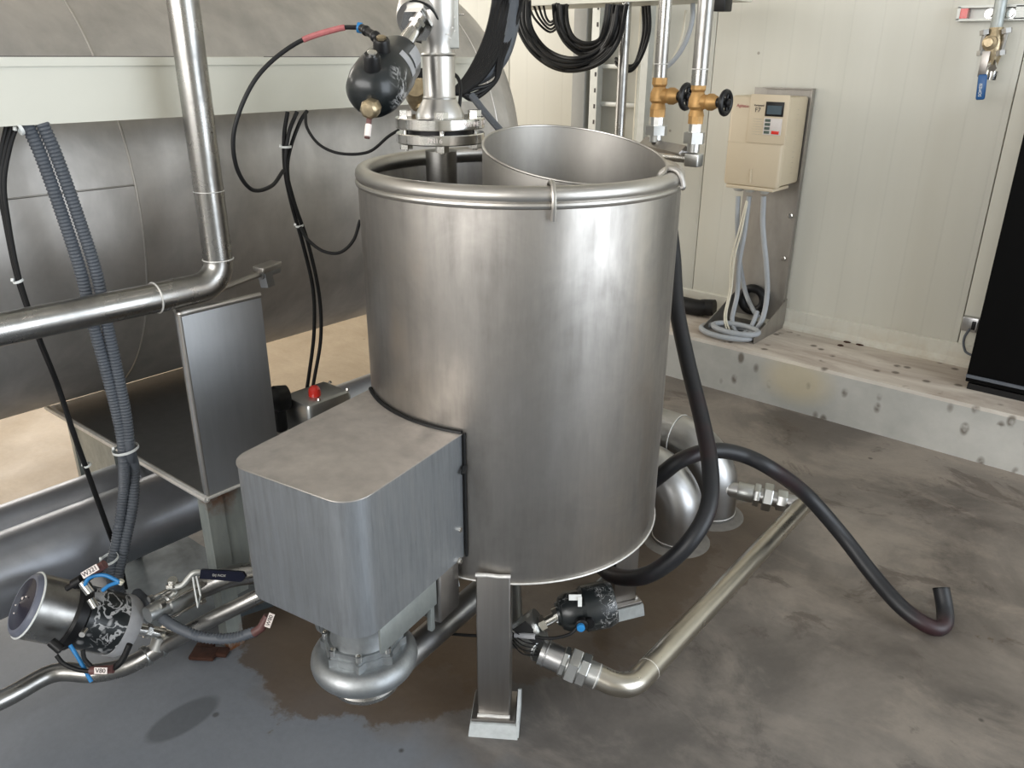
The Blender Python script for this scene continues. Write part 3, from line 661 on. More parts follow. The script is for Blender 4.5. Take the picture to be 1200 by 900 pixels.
cable('signal_cable', 'short black cable bulging beside the inlet pipe in front of the trunk end', 'cable', [at(x, y, 1.75) for x, y in ((531, 86), (537, 92), (540, 105), (538, 128))], .004)
tie('white cable tie around the black bundle near the trunk', on('x', -1.695, 335, 172), up, .013)
tie('small white tie around the two black cables lower down', on('x', -1.695, 351, 264), (0, .2, -1), .011)
# left bundle
G2 = 'thin black cables at the left edge'
for k, (ox, lab) in enumerate(((0, 'leftmost thin black cable running down past the horizontal pipe'), (5, 'middle thin black cable at the left edge of the picture'), (10, 'rightmost thin black cable at the left edge, tied to the others'))):
    pts = Xp(-1.74+.004*k, (8+ox*1.2, 146), (2+ox*.9, 175), (-2+ox*.7, 215), (6+ox*.4, 260), (16+ox*.3, 310), (26+ox*.25, 345), (44+ox*.2, 395))+[on('x', -1.80, x+ox*.2, y) for x, y in ((66, 450), (86, 510), (104, 560), (122, 610), (138, 655), (146, 690))]
    cable('control_cable', lab, 'cable', pts, .0042, group=G2)
tie('white tie on the thin black cables above the horizontal pipe', on('x', -1.735, 21, 329), (0, .25, -1), .010)
tie('white tie on the thin black cables in front of the saddle', on('x', -1.80, 102, 545), (0, .3, -1), .009)
# corrugated conduits
def conduit(label, pts, r):
    p = spline(pts, 10); q = [p[0]]; 
    tot = [0]
    for a, b in zip(p, p[1:]): tot.append(tot[-1]+(b-a).length)
    N_ = int(tot[-1]/.0036); out = []; rr = []; j = 0
    for k in range(N_):
        s_ = tot[-1]*k/(N_-1)
        while j < len(tot)-2 and tot[j+1] < s_: j += 1
        f = (s_-tot[j])/max(1e-9, tot[j+1]-tot[j]); out.append(p[j].lerp(p[j+1], min(1, f))); rr.append(r*1.04 if k % 2 else r*.86)
    mb = MB(); mb.tube(out, rr, 14)
    return tag(obj('corrugated_conduit', mb, M['conduit'], None, 60, loc=out[-1]), label, 'conduit', 'grey corrugated conduits')
def Cc(dx, X): return Xp(X, (34+dx, 144), (52+dx, 185), (77+dx, 255), (98+dx, 320), (112+dx*.9, 380), (128+dx*.7, 440), (140+dx*.55, 490), (146+dx*.45, 530))
conduit('left of the two grey corrugated conduits dropping from the trunk', Cc(-3, -1.735)+[on('x', -1.77, x, y) for x, y in ((145, 575), (139, 620), (131, 665), (133, 690))], .0125)
conduit('right of the two grey corrugated conduits dropping from the trunk', Cc(15, -1.725)+[on('x', -1.76, x, y) for x, y in ((157, 550), (156, 590), (146, 640), (138, 680), (142, 698))], .0125)
conduit('grey corrugated conduit on the floor running from the big actuator towards the pump cover', [at(160, 695, 1.93), at(178, 712, 1.84), at(200, 731, 1.79), at(235, 746, 1.78), at(270, 748, 1.78), at(300, 740, 1.78)], .012)
tie('large white tie around both grey conduits beside the saddle shelf', on('x', -1.73, 147, 526), (.05, .1, -1), .029, .006)
tie('white tie around the grey conduits just above the steel actuator', on('x', -1.755, 128, 655), (0, .2, -1), .021, .006)
tie('white nylon tie where the trunk meets the conduits', on('x', -1.72, 24, 152), (0, 1, .3), .010, .006)
# ------------------------------------------------------------------ control actuator lower left
ac = thing('control_head_valve', 'steel and black pneumatic control valve with round window lying at lower left', 'valve', tuple(on('z', .06, 190, 755)))
def P(x, y, d): return at(x, y, d)
s0 = P(190, 743, 1.90); s1_ = P(33, 709, 1.70); ax = (s1_-s0).normalized(); LL = (s1_-s0).length
def along(f): return s0+ax*LL*f
q = lambda px: px*1.78/FPX
mb = MB(); mb.cyl(s0-ax*.03, s0+ax*.13, .014, 20); mb.lathe([(.021, 0), (.021, .012)], s0-ax*.01, ax, 24); mb.lathe([(.017, 0), (.017, .012)], s0+ax*.03, ax, 6); obj('stem', mb, M['chrome'], ac)
mb = MB(); mb.lathe([(q(22), .0), (q(33), .006), (q(37), .02), (q(37), LL*.13)], along(.25), ax, 48); obj('grey_end_band', mb, M['greytape'], ac, label='grey taped band')
mb = MB(); mb.lathe([(q(36), 0), (q(36.5), .02), (q(36), LL*.30)], along(.37), ax, 48); obj('black_body', mb, M['peel'], ac, label='black body with peeling silver paint')
mb = MB(); mb.lathe([(q(37), 0), (q(40), .006), (q(40), LL*.1-.006), (q(38), LL*.1)], along(.66), ax, 48); obj('black_ring', mb, M['black'], ac)
mb = MB(); mb.lathe([(q(36.5), 0), (q(36.5), LL*.25)], along(.75), ax, 56); obj('steel_sleeve', mb, M['pipe'], ac)
e = along(1.0)
mb = MB(); mb.torus(e, ax, q(36.5), .0022, 56, 8); obj('white_rim', mb, M['tie'], ac)
mb = MB(); mb.lathe([(q(36), 0), (q(35), .006), (q(32), .011), (q(29), .0115)], e, ax, 56); obj('outer_cap', mb, M['clearcap'], ac)
mb = MB(); mb.lathe([(q(29), .010), (q(28.5), .012), (q(18), .014), (q(8), .016), (.0005, .0185)], e, ax, 48, caps=False); wn = obj('round_window', mb, M['glass'], ac)
mb = MB(); fa_, fb_, _ = frame(ax)
for dx, dy, rr in ((.0, .012, .0035), (-.012, -.012, .002), (.004, -.022, .002), (.014, .024, .002)): mb.lathe([(rr, 0), (rr*.6, .002)], e+ax*.0175+fa_*dx+fb_*dy, ax, 10)
obj('indicator_dots', mb, M['white'], wn)
# fittings on top, blue tubes, labels
def cyl_l(nm, a, b, r, mat, seg=14):
    mb = MB(); mb.cyl(a, b, r, seg); return obj(nm, mb, M[mat], ac)
cyl_l('air_fitting', P(106, 695, 1.66), P(96, 682, 1.66), .009, 'chrome'); cyl_l('air_fitting', P(112, 712, 1.66), P(106, 702, 1.66), .008, 'chrome')
cyl_l('air_fitting', P(100, 738, 1.68), P(96, 744, 1.66), .006, 'chrome'); cyl_l('air_fitting', P(72, 762, 1.66), P(60, 752, 1.66), .010, 'black')
for pts in (((98, 688), (105, 677), (122, 674), (140, 682)), ((120, 692), (128, 686), (140, 682)), ):
    mb = MB(); mb.tube(spline(Dp(1.655, *pts), 8), .004, 10); obj('blue_air_tube', mb, M['blue'], ac)
mb = MB(); mb.tube(spline(Dp(1.67, (82, 756), (90, 768), (98, 782), (107, 799)), 8), .0042, 10); obj('blue_air_tube', mb, M['blue'], ac)
cyl_l('green_ring', P(140, 684, 1.66), P(143, 680, 1.66), .006, 'whitecable')
mb = MB(); mb.tube(spline(Dp(1.66, (66, 768), (75, 778), (92, 785), (108, 787)), 8), .0045, 10); mb.tube(spline(Dp(1.66, (97, 762), (99, 772), (106, 780), (112, 785)), 8), .0045, 10)
mb.tube(spline(Dp(1.66, (108, 787), (128, 785), (142, 775), (152, 755)), 8), .0065, 10); obj('black_lead', mb, M['rubber'], ac)
mb = MB(); mb.tube(Dp(1.655, (106, 786), (133, 784)), .0085, 12); sl = obj('brown_sleeve', mb, M['brown'], ac)
def label(parent, txt, c, w, h, ux, uy, size):
    uz = V(ux).cross(V(uy)).normalized(); mb = MB(); mb.box(c, (w, h, .0015), (V(ux).normalized(), V(uy).normalized(), uz), .0)
    lb = obj('marker_label', mb, M['white'], parent); text(txt, size, V(c)+uz*.001, ux, uy, M['ink'], lb); return lb
label(sl, 'V80', at(118, 786, 1.635), .026, .013, CR*.99-CU*.03, CU*.99+CR*.03, .013)
mb = MB(); mb.tube(Dp(1.66, (78, 690), (86, 685)), .006, 10, ); mb.tube(Dp(1.66, (86, 685), (96, 679)), .0105, 14); mb.tube(Dp(1.668, (90, 686), (118, 666)), .0085, 12); obj('black_plug', mb, M['rubber'], ac)
mb = MB(); mb.tube(Dp(1.66, (111, 669), (123, 661)), .0095, 12); sl2 = obj('brown_sleeve', mb, M['brown'], ac)
d_ = (at(118, 661, 1.64)-at(96, 674, 1.64)).normalized(); label(sl2, 'W321', at(105.5, 669.5, 1.64), .037, .0135, d_, (-CF).cross(d_), .0135)
# floor pipe it sits on
zp = .075
pt = [on('z', zp, x, y) for x, y in ((-120, 872), (0, 821), (62, 789))]+[on('z', .068, x, y) for x, y in ((110, 789), (150, 780))]+[P(192, 757, 1.90), P(240, 730, 1.85), P(300, 700, 1.83), P(322, 689, 1.83)]
pr_ = thing('sloping_floor_pipe', 'bright thin pipe running along the floor at lower left to the pump', 'pipe', tuple(pt[4]-V((0, 0, .03))))
sp2 = spline(pt, 6); mb = MB(); mb.tube(sp2, [.0215-.0055*max(0, (i_/(len(sp2)-1)-.45))/.55 for i_ in range(len(sp2))], 20); obj('pipe_run', mb, M['pipe'], pr_)
mb = MB()
for x, y in ((170, 769), (188, 759)): p = P(x, y, 1.90); mb.tube([p-V((0, .004, 0)), p+V((0, .006, 0))], .0245, 20)
mb.tube([P(186, 760, 1.90), P(190, 746, 1.90)], .022, 18); obj('branch_fitting', mb, M['cast'], pr_)
# tag labelled conduit end
ce = thing('conduit_tail', 'brown sleeve with a small white tag at the end of the floor conduit', 'cable end', tuple(at(308, 735, 1.78)))
mb = MB(); mb.tube(Dp(1.775, (297, 742), (306, 736), (314, 722)), .010, 12); obj('brown_sleeve', mb, M['brown'], ce)
d_ = (at(322, 719, 1.76)-at(315, 738, 1.76)).normalized(); lb_ = label(ce, 'W80', at(316, 727, 1.755), .032, .013, d_, (-CF).cross(d_), .012)
# ball valve
bvv = thing('ball_valve', 'three-piece steel ball valve with long black handle beside the saddle leg', 'valve', tuple(on('z', .04, 205, 720)))
DB = 1.84
va, vb = P(182, 716, DB-.04), P(232, 690, DB+.05); ax = (vb-va).normalized(); L = (vb-va).length
mb = MB(); mb.lathe([(.018, -.02), (.021, 0), (.021, L*.22), (.025, L*.25), (.027, L*.5), (.025, L*.75), (.021, L*.78), (.021, L), (.018, L+.02)], va, ax, 32); body = obj('valve_body', mb, M['cast'], bvv)
fa_, fb_, _ = frame(ax)
for k in range(4):
    an = PI/4+k*PI/2; d_ = (fa_*math.cos(an)+fb_*math.sin(an))*.030; mb = MB()
    mb.cyl(va+d_+ax*L*.05, va+d_+ax*L*.98, .0036, 10); mb.cyl(va+d_+ax*L*.0, va+d_+ax*L*.1, .0075, 6); mb.cyl(va+d_+ax*L*.9, va+d_+ax*L*1.0, .0075, 6); obj('tie_bolt', mb, M['chrome'], bvv)
sp_ = (va+vb)/2+CU*.02
mb = MB(); mb.cyl(sp_, P(202, 680, DB-.03), .011, 14); mb.lathe([(.014, 0), (.014, .006), (.008, .007), (.008, .014)], P(201, 688, DB-.03), CU, 6); obj('stem', mb, M['chrome'], bvv)
mb = MB(); hp = fillet([P(196, 688, DB-.03), P(213, 687, DB-.03), P(227, 670, DB-.03), P(240, 671, DB-.02)], .01)
mb.tube(hp, .006, 8); obj('lever', mb, M['strut'], bvv)
mb = MB(); ha, hb = P(236, 672, DB-.03), P(289, 675, DB+.0); hd = (hb-ha).normalized(); Lh = (hb-ha).length
uu = CU-hd*CU.dot(hd); uu.normalize(); mb.prism([(0, -.010), (Lh*.88, -.0125), (Lh*.93, -.011), (Lh, 0), (Lh*.93, .0095), (Lh*.88, .0105), (0, .010)], ha+CF*.004, hd, uu, .012, -CF)
hs = obj('handle_sleeve', mb, M['navy'], bvv, label='dark blue-black handle sleeve'); text('DIJ INOX', .007, ha+hd*Lh*.42-CF*.0095, hd, uu, M['gland'], hs)
mb = MB(); mb.tube(Dp(DB-.045, (230, 675), (235, 698), (232, 712), (228, 690), (226, 676)), .002, 6); obj('tie_loop', mb, M['tie'], bvv)
ep = thing('drain_elbow_pipe', 'polished pipe curving from the ball valve behind the pump cover', 'pipe', tuple(vb))
mb = MB(); mb.tube(spline([vb+ax*.01, P(245, 685, DB+.06), P(268, 676, DB+.06), P(300, 671, DB+.08), P(335, 668, DB+.10)], 8), .026, 20); obj('pipe_run', mb, M['pipe'], ep)
# ------------------------------------------------------------------ actuator box behind the cover
gx = thing('grey_actuator_box', 'small grey actuator box with red dome behind the pump cover', 'actuator', tuple(on('x', -1.66, 360, 500)))
gc = on('x', -1.62, 362, 474); e1_ = V((.0, 1, 0)); 
mb = MB(); mb.box(gc+V((.01, .02, -.02)), (.115, .135, .10), None, .012); gb = obj('housing', mb, M['cast'], gx)
tx = V((gc.x+.01, gc.y+.02, gc.z+.03))
mb = MB(); hp_ = V((tx.x+.01, tx.y+.005, tx.z)); mb.lathe([(.016, 0), (.016, .008), (.0145, .018), (.009, .024), (.001, .026)], on('z', tx.z, 369, 463), up, 28); obj('red_dome', mb, M['red'], gx, label='red indicator dome')
mb = MB(); mb.lathe([(.032, 0), (.034, .03), (.02, .045)], gc+V((-.02, -.05, .03)), (-.2, -1, .1), 24); mb.box(gc+V((-.03, -.075, .0)), (.045, .03, .11), None, .008); obj('black_knob', mb, M['black'], gx)
mb = MB(); mb.box(gc+V((.0685, -.01, -.02)), (.002, .04, .028), None); obj('rating_plate', mb, M['strut'], gx)
mb = MB()
for dx, dy in ((.05, .07), (-.03, .07), (.05, -.03)): hexbolt(mb, (tx.x+dx*.9, tx.y+dy*.9, tx.z), up, .004, .005)
obj('cover_screws', mb, M['chrome'], gx)
mb = MB(); mb.cyl(gc+V((0, .02, -.07)), gc+V((0, .02, -.07)) - V((0, 0, gc.z-.08)), .03, 20); obj('support_post', mb, M['galv'], gx)
# ------------------------------------------------------------------ under-tank valve, union and long pipe
DU = 1.83
uv = thing('tank_outlet_valve', 'small black pneumatic valve on the outlet pipe under the upright tank', 'valve', tuple(P(650, 760, DU)))
a0 = P(655, 719, DU); a1 = P(719, 706, DU+.01); ax = (a1-a0).normalized(); L = (a1-a0).length; R_ = 26*DU/FPX
mb = MB(); mb.lathe([(R_*.5, -.006), (R_*.55, 0), (R_*.72, .004), (R_*.9, .02), (R_*.88, L*.38), (R_*1.03, L*.45), (R_*1.05, L*.85), (R_*.9, L), (R_*.3, L+.004)], a0, ax, 40); ab = obj('actuator', mb, M['peelsmall'], uv, label='black actuator with peeling paint')
mb = MB(); mb.box(P(674, 700, DU-.045), (.028, .003, .013), (CR, CF, CU)); mb.box(P(679.5, 705, DU-.048), (.009, .003, .022), (CR, CF, CU)); obj('white_label', mb, M['tie'], ab)
mb = MB(); mb.lathe([(.014, 0), (.014, .014), (.01, .016)], P(681, 729, DU-.045), CU*-.3-CF, 20); mb.lathe([(.012, 0), (.012, .014)], P(690, 727, DU-.04), -CU*.3-CF, 20); obj('air_port', mb, M['black'], ab)
mb = MB(); mb.lathe([(.009, .004), (.009, .018), (.005, .019)], P(680, 731, DU-.05), -CU*.3-CF, 16); obj('blue_collar', mb, M['blue'], ab)
mb = MB(); mb.cyl(P(632, 736, DU), P(657, 718, DU), 0.0001, 4); mb.cyl(P(632, 733, DU), P(659, 718.5, DU), .0115, 20); mb.cyl(P(633, 733, DU), P(640, 729.5, DU), .019, 6); mb.cyl(P(650, 723, DU), P(656, 720, DU), .02, 16); obj('stem_nut', mb, M['chrome'], uv)
mb = MB(); c0_, c1_ = P(588, 752, DU+.02), P(633, 733, DU); mb.lathe([(.02, 0), (.026, (c1_-c0_).length*.3), (.040, (c1_-c0_).length*.92), (.040, (c1_-c0_).length)], c0_, c1_-c0_, 36); obj('bonnet', mb, M['cast'], uv)
mb = MB(); w0 = P(590, 730, DU+.06); w1 = P(634, 763, DU-.02); mb.cyl(w0, w1, .022, 28, 0, .026); mb.torus(w0.lerp(w1, .95), w1-w0, .027, .002, 32, 8); mb.cyl(w0.lerp(w1, .3), P(600, 690, DU+.12), .022, 20); obj('valve_body', mb, M['cast'], uv)
mb = MB()
for k in range(5): mb.tube(spline([P(598, 735+k*4, DU-.03), P(612, 746+k*5, DU-.04), P(630, 752+k*4, DU-.035)], 4), .0016, 6)
mb.prism([(0, 0), (.05, -.03), (.075, -.028), (.03, .02)], P(600, 738, DU-.035), CR, CU, .002, -CF); obj('dark_shroud', mb, M['rubber'], uv)
cable('sensor_cable', 'thin black cable from the small valve running behind the front tank leg', 'cable', [P(x, y, d) for x, y, d in ((678, 733, DU-.05), (668, 743, DU-.05), (645, 748, DU-.05), (610, 745, DU-.03), (560, 745, DU), (520, 742, DU+.0), (488, 738, DU+.02))], .0035)
lw = thing('cable_label_sleeve', 'pale grey marker sleeve on the thin cable behind the front leg', 'label', tuple(P(615, 745, DU-.035)))
mb = MB(); mb.cyl(P(603, 744, DU-.032), P(627, 746, DU-.042), .0065, 10); obj('sleeve', mb, M['greytape'], lw)
lp = thing('outlet_pipe', 'long bare pipe leaving the outlet union and crossing the floor right of the tank', 'pipe', tuple(on('z', 0, 750, 840)))
ra = .0275
h1 = w1; h2 = on('z', .105, 737, 809); h3 = on('z', .11, 941, 592); 
u0_ = h1+(h2-h1)*.30; ax = (h2-h1).normalized()
mb = MB(); mb.tube([h1, u0_], ra+.002, 24); mb.torus(h1+ax*.012, ax, ra+.003, .002, 32, 8); obj('stub', mb, M['pipedull'], lp)
mb = MB(); p_ = h1+ax*.05
for o_, l_, r_ in ((0, .013, .034), (.016, .024, .041), (.042, .020, .038)): mb.lathe([(r_*.96, 0), (r_, .002), (r_, l_-.002), (r_*.96, l_)], p_+ax*o_, ax, 8 if r_ < .04 else 6, .3)
mb.lathe([(.028, -.02), (.028, .09)], p_, ax, 28); obj('union_nut', mb, M['cast'], lp)
mb = MB(); path = fillet([p_+ax*.06, h2, h3], .085, 14); mb.tube(path, ra, 28); obj('pipe_run', mb, M['longpipe'], lp)
dd = (h3-h2).normalized(); wring(lp, h2-ax*.075, ax, ra, .0015); wring(lp, h2+dd*.085, dd, ra, .0006)
# second union up to the stand pipe
g0 = on('z', .125, 852, 572); g1_ = h3
ax = (g1_-g0).normalized(); L = (g1_-g0).length
mb = MB(); mb.tube([h3-dd*.001, h3-ax*.01], ra, 20); mb.tube([g0-ax*.03, g1_], .0245, 24); mb.ball(h3, ra); obj('connecting_pipe', mb, M['pipedull'], lp)
mb = MB()
for f_, r_, l_, sg in ((.14, .029, .05, 24), (.36, .038, .018, 8), (.48, .044, .028, 6), (.66, .035, .03, 8)): mb.lathe([(r_*.95, 0), (r_, .003), (r_, l_-.003), (r_*.95, l_)], g0+ax*L*f_, ax, sg)
obj('union_nut', mb, M['cast'], lp)
mb = MB(); mb.torus(g0, ax, .022, .004, 28, 8); obj('weld_ring', mb, M['weld'], lp)
# stand elbows
def standpipe(label, bx_, by_, r, hz, topz, ln, grp='large steel elbow pipes behind the tank'):
    b = on('z', 0, bx_, by_); t = thing('floor_elbow_pipe', label, 'pipe', (b.x, b.y, 0), grp); R0 = hz
    pts = [V((b.x, b.y, 0)), V((b.x, b.y, topz-R0))]
    for k in range(1, 15):
        a = PI/2*k/14; pts.append(V((b.x-R0*(1-math.cos(a)), b.y+.0*a, topz-R0+R0*math.sin(a))))
    mb = MB(); mb.tube(pts, r, 40); obj('elbow', mb, M['pipedull'], t)
    e = pts[-1]; mb = MB(); mb.tube([e, e-V((ln, 0, 0))], r, 40); obj('straight_run', mb, M['pipedull'], t)
    wring(t, e, (1, 0, 0), r, .002); wring(t, (b.x, b.y, .02), (0, 0, 1), r, .0018)
    mb = MB(); mb.lathe([(r+.03, 0), (r+.02, .006), (r, .009)], (b.x, b.y, 0), seg=40); obj('grout_collar', mb, M['grout'], t, label='rough grout collar on the floor')
standpipe('farther large steel elbow rising from the floor, joined by the small union', 832, 602, .078, .14, .235, .35)
standpipe('nearer large steel elbow rising from the floor right behind the tank', 792, 632, .075, .12, .215, .30)
# ------------------------------------------------------------------ black hose
hp = [P(*q_) for q_ in ((789, 300, 2.25), (793, 360, 2.2), (806, 425, 2.15), (822, 490, 2.08), (832, 545, 2.0), (830, 595, 1.94), (808, 635, 1.92), (775, 665, 1.95), (745, 677, 2.0), (715, 672, 2.08), (700, 650, 2.2), (715, 610, 2.25), (745, 580, 2.2), (775, 556, 2.12), (800, 538, 2.1), (835, 528, 2.12), (870, 533, 2.15), (905, 550, 2.15), (945, 580, 2.15), (985, 625, 2.12), (1020, 670, 2.08), (1050, 705, 2.04), (1075, 726, 2.01), (1096, 736, 2.0), (1107, 728, 2.0), (1107, 708, 1.99), (1103, 690, 1.98))]
# keep the free end on the ground
for i in range(18, 24):
    t_ = on('z', .024, *[(945, 580), (985, 625), (1020, 670), (1050, 705), (1075, 726), (1096, 736)][i-18]); k = (i-17)/6; hp[i] = hp[i].lerp(t_, min(1, k*1.0))
hp[24] = on('z', .028, 1107, 730); hp[25] = on('z', .05, 1107, 712); hp[26] = on('z', .085, 1103, 690)
hs_ = thing('rubber_hose', 'thick black rubber hose looping beside the tank and ending on the floor at right', 'hose', tuple(on('z', 0, 1100, 740)))
mb = MB(); mb.tube(spline([P(778, 212, 2.15), P(783, 250, 2.25)]+hp, 8), .0212, 20); obj('hose_body', mb, M['hose'], hs_)
en = hp[-1]; ax = (hp[-1]-hp[-2]).normalized(); mb = MB(); mb.lathe([(.0215, -.002), (.0215, .002), (.015, .002), (.014, -.012)], en, ax, 24); obj('cut_end', mb, M['black'], hs_)
# black pipe at the wall base
bp = thing('black_wall_pipe', 'black hose lying along the foot of the wall behind the tank', 'hose', (-1.9, 3.5, ZL))
mb = MB(); mb.tube(spline([(-1.70, 3.50, ZL+.05), (-1.75, 3.49, ZL+.045), (-1.8, 3.47, ZL+.042), (-2.1, 3.48, ZL+.042), (-2.6, 3.5, ZL+.042)], 6), .04, 20); obj('hose_body', mb, M['rubber'], bp)
# ------------------------------------------------------------------ supply pipes with brass valves
def supply(label, lpipe, X0, d, rpx, ytop, v0_, v1_, wheel, wr, un, grp='brass globe valves on supply pipes'):
    base = at(X0, (v0_+v1_)/2, d); x, y = base.x, base.y; Z = lambda py: zfor(x, y, py); k = d/FPX
    t = thing('supply_pipe', lpipe, 'pipe', (x, y, Z(v0_)), 'vertical supply pipes')
    mb = MB(); mb.cyl((x, y, Z(v0_+3)), (x, y, 3.9), rpx*k, 28); obj('pipe_run', mb, M['pipe'], t)
    mb = MB(); zz = Z(v0_-16); mb.torus((x, y, zz), (0, 0, 1), rpx*k, .0013, 28, 8); obj('weld_ring', mb, M['weld'], t)
    t = thing('brass_valve', label, 'valve', (x, y, Z(un[-1])), grp)
    vm = (v0_+v1_)/2-2; a_ = 9*k
    mb = MB(); mb.lathe([(a_, Z(v0_)), (a_, Z(v0_+8))], (x, y, 0), seg=8); mb.lathe([(a_*.95, Z(v0_+8)), (a_*.8, Z(v0_+11)), (a_*1.12, Z(vm-3)), (a_*1.15, Z(vm+6)), (a_*.85, Z(v1_-16)), (a_*1.05, Z(v1_-9))], (x, y, 0), seg=28)
    mb.lathe([(a_*1.02, Z(v1_-9)), (a_*1.02, Z(v1_))], (x, y, 0), seg=8)
    c = V((x, y, Z(vm))); wx = V((1, 0, 0)); mb.lathe([(a_*.9, 0), (a_*.9, 13*k), (a_*1.05, 15*k), (a_*1.05, 20*k), (a_*.7, 26*k)], c, wx, 24); obj('brass_body', mb, M['brass'], t)
    mb = MB(); mb.lathe([(a_*.62, 22*k), (a_*.55, 38*k)], c, wx, 16); obj('spindle', mb, M['black'], t)
    W = c+wx*(36*k); wr_ = wr*k
    mb = MB(); mb.torus(W, wx, wr_*.82, wr_*.22, 40, 10); mb.lathe([(wr_*.3, -.01), (wr_*.32, .008), (wr_*.2, .012)], W, wx, 20)
    for q_ in range(5):
        a = 2*PI*q_/5; d_ = V((0, math.cos(a), math.sin(a))); mb.tube([W, W+d_*wr_*.8], wr_*.13, 8)
    obj('handwheel', mb, M['black'], t, label='black spoked handwheel')
    mb = MB(); mb.lathe([(7.5*k, Z(un[0])), (7.5*k, Z(un[1]))], (x, y, 0), seg=8); mb.lathe([(13*k, Z(un[1])), (13*k, Z(un[2]))], (x, y, 0), seg=6, rot=.3); mb.lathe([(7.5*k, Z(un[2])), (7.5*k, Z(un[3]))], (x, y, 0), seg=20); obj('union_nut', mb, M['nut'], t)
    return V((x, y, Z(un[3])))
q1 = supply('left brass valve with black handwheel, partly behind the right one', 'left of the two vertical supply pipes above the brass valves', 772, 2.02, 7.6, 0, 91, 137, 0, 15, (137, 147, 158, 166))
q2 = supply('right brass valve with black handwheel beside the beige drive', 'right of the two vertical supply pipes, beside the wall seam', 817, 1.86, 9.2, 0, 97, 145, 0, 14.5, (145, 155, 168, 178))
mf = thing('supply_manifold', 'square elbow and dark bar below the brass valves at the tank rim', 'pipe fitting', tuple(q2-V((0, 0, .03))))
mb = MB(); k = 1.86/FPX; mb.box(q2+V((.004, 0, -.018)), (.036, .030, .030), None, .003); obj('square_elbow', mb, M['nut'], mf)
mb = MB(); e = q2-V((0, 0, .018)); mb.cyl(e-V((.0, 0, 0)), e-V((.11, -.0, .0)), .009, 16); obj('nozzle', mb, M['chrome'], mf)
mb = MB(); d_ = (q1-q2); mb.tube([q2+V((-.02, 0, -.004)), q1-V((.0, 0, .012)), q1+d_*.3-V((0, 0, .01))], .017, 4); obj('bar', mb, M['leg'], mf)
# ------------------------------------------------------------------ wall: tray, ladder, duct, rods, hanging cables
ty = 2.95
za = on('y', ty, 640, 6).z
ct = thing('cable_tray', 'pale cable tray edge along the top of the picture above the hanging cables', 'cable tray', (-2, ty, za))
xa, xb = on('y', ty, 572, 5).x, on('y', ty, 838, 3).x
mb = MB(); mb.box(((xa+xb)/2, ty+.15, za+.002), (xb-xa, .3, .003)); mb.box(((xa+xb)/2, ty, za+.03), (xb-xa, .004, .06)); mb.box(((xa+xb)/2, ty+.3, za+.03), (xb-xa, .004, .06)); obj('tray_trough', mb, M['trunk'], ct)
mb = MB(); mb.box((xb+.02, ty+.02, za), (.05, .06, .09), None, .004); obj('end_block', mb, M['black'], ct)
mb = MB(); 
for x in (xa+.3, xb-.2): mb.tube([(x, ty+.28, za+.05), (x, ty+.28, ZC-.01)], .008, 10)
obj('hanger_rod', mb, M['strut'], ct)
def wallbox(name, label, cat, x0, x1, ypx, d_, z0_, z1_, mat, Y=3.6):
    a = on('y', Y-d_, x0, ypx).x; b = on('y', Y-d_, x1, ypx).x; mb = MB(); mb.box(((a+b)/2, Y-d_/2-.001, (z0_+z1_)/2), (b-a, d_, z1_-z0_), None, .003)
    return tag(obj(name, mb, M[mat], None, loc=((a+b)/2, Y-d_/2, z0_)), label, cat)
wallbox('wall_duct', 'grey vertical duct on the wall left of the slotted strut', 'duct', 670, 685, 110, .10, ZL+.01, 1.75, 'duct')
sl_ = thing('strut_ladder', 'vertical galvanised slotted strut ladder on the wall behind the tank', 'strut', (-2.3, 3.5, ZL))
yl = 3.50
for x in (695, 752):
    c = on('y', yl, x, 110).x; mb = MB(); mb.prism([(-.022, 0), (.022, 0), (.022, .045), (.018, .045), (.018, .004), (-.018, .004), (-.018, .045), (-.022, .045)], (c, yl, ZL), (1, 0, 0), (0, 1, 0), 1.75-ZL, (0, 0, 1)); st = obj('slotted_post', mb, M['strut'], sl_)
    mb = MB(); z = ZL+.05
    while z < 1.7 and x < 700: mb.box((c+.010, yl-.0012, z), (.008, .002, .020)); z += .075
    if x < 700: obj('slots', mb, M['ink'], st)
    else: mb.b.free()
xa_, xb_ = on('y', yl, 697, 110).x, on('y', yl, 752, 110).x
for py in (78, 123, 168):
    z = on('y', yl, 720, py).z; mb = MB(); mb.box(((xa_+xb_)/2, yl+.05, z), (xb_-xa_, .03, .022), None, .002); obj('rung', mb, M['strut'], sl_)
vp = on('y', 3.0, 729, 100); tag(obj('steel_conduit_pipe', MB().cyl((vp.x, vp.y, ZL*0), (vp.x, vp.y, 3.9), .0215, 28), M['pipe'], None, loc=(vp.x, vp.y, 0)), 'plain shiny vertical pipe behind the strainer, left of the brass valves', 'pipe')
GW = 'hanging cables behind the vertical pipe'
vp2 = on('y', 3.35, 747, 100); tag(obj('vertical_cable', MB().cyl((vp2.x, vp2.y, ZL), (vp2.x, vp2.y, za), .009, 12), M['whitecable'], None, loc=(vp2.x, vp2.y, ZL)), 'cream cable running straight up the wall right of the shiny pipe', 'cable')
cable('wall_cable', 'grey cable curving from the tray behind the brass valve pipes', 'cable', [on('y', 3.2, x, y) for x, y in ((812, 4), (811, 25), (803, 50), (790, 70), (772, 85))], .010, 'greycable', GW)
cable('wall_cable', 'thin pale cable beside the grey one behind the brass valve pipes', 'cable', [on('y', 3.25, x, y) for x, y in ((804, 12), (800, 40), (792, 62), (780, 82))], .005, 'whitecable', GW)
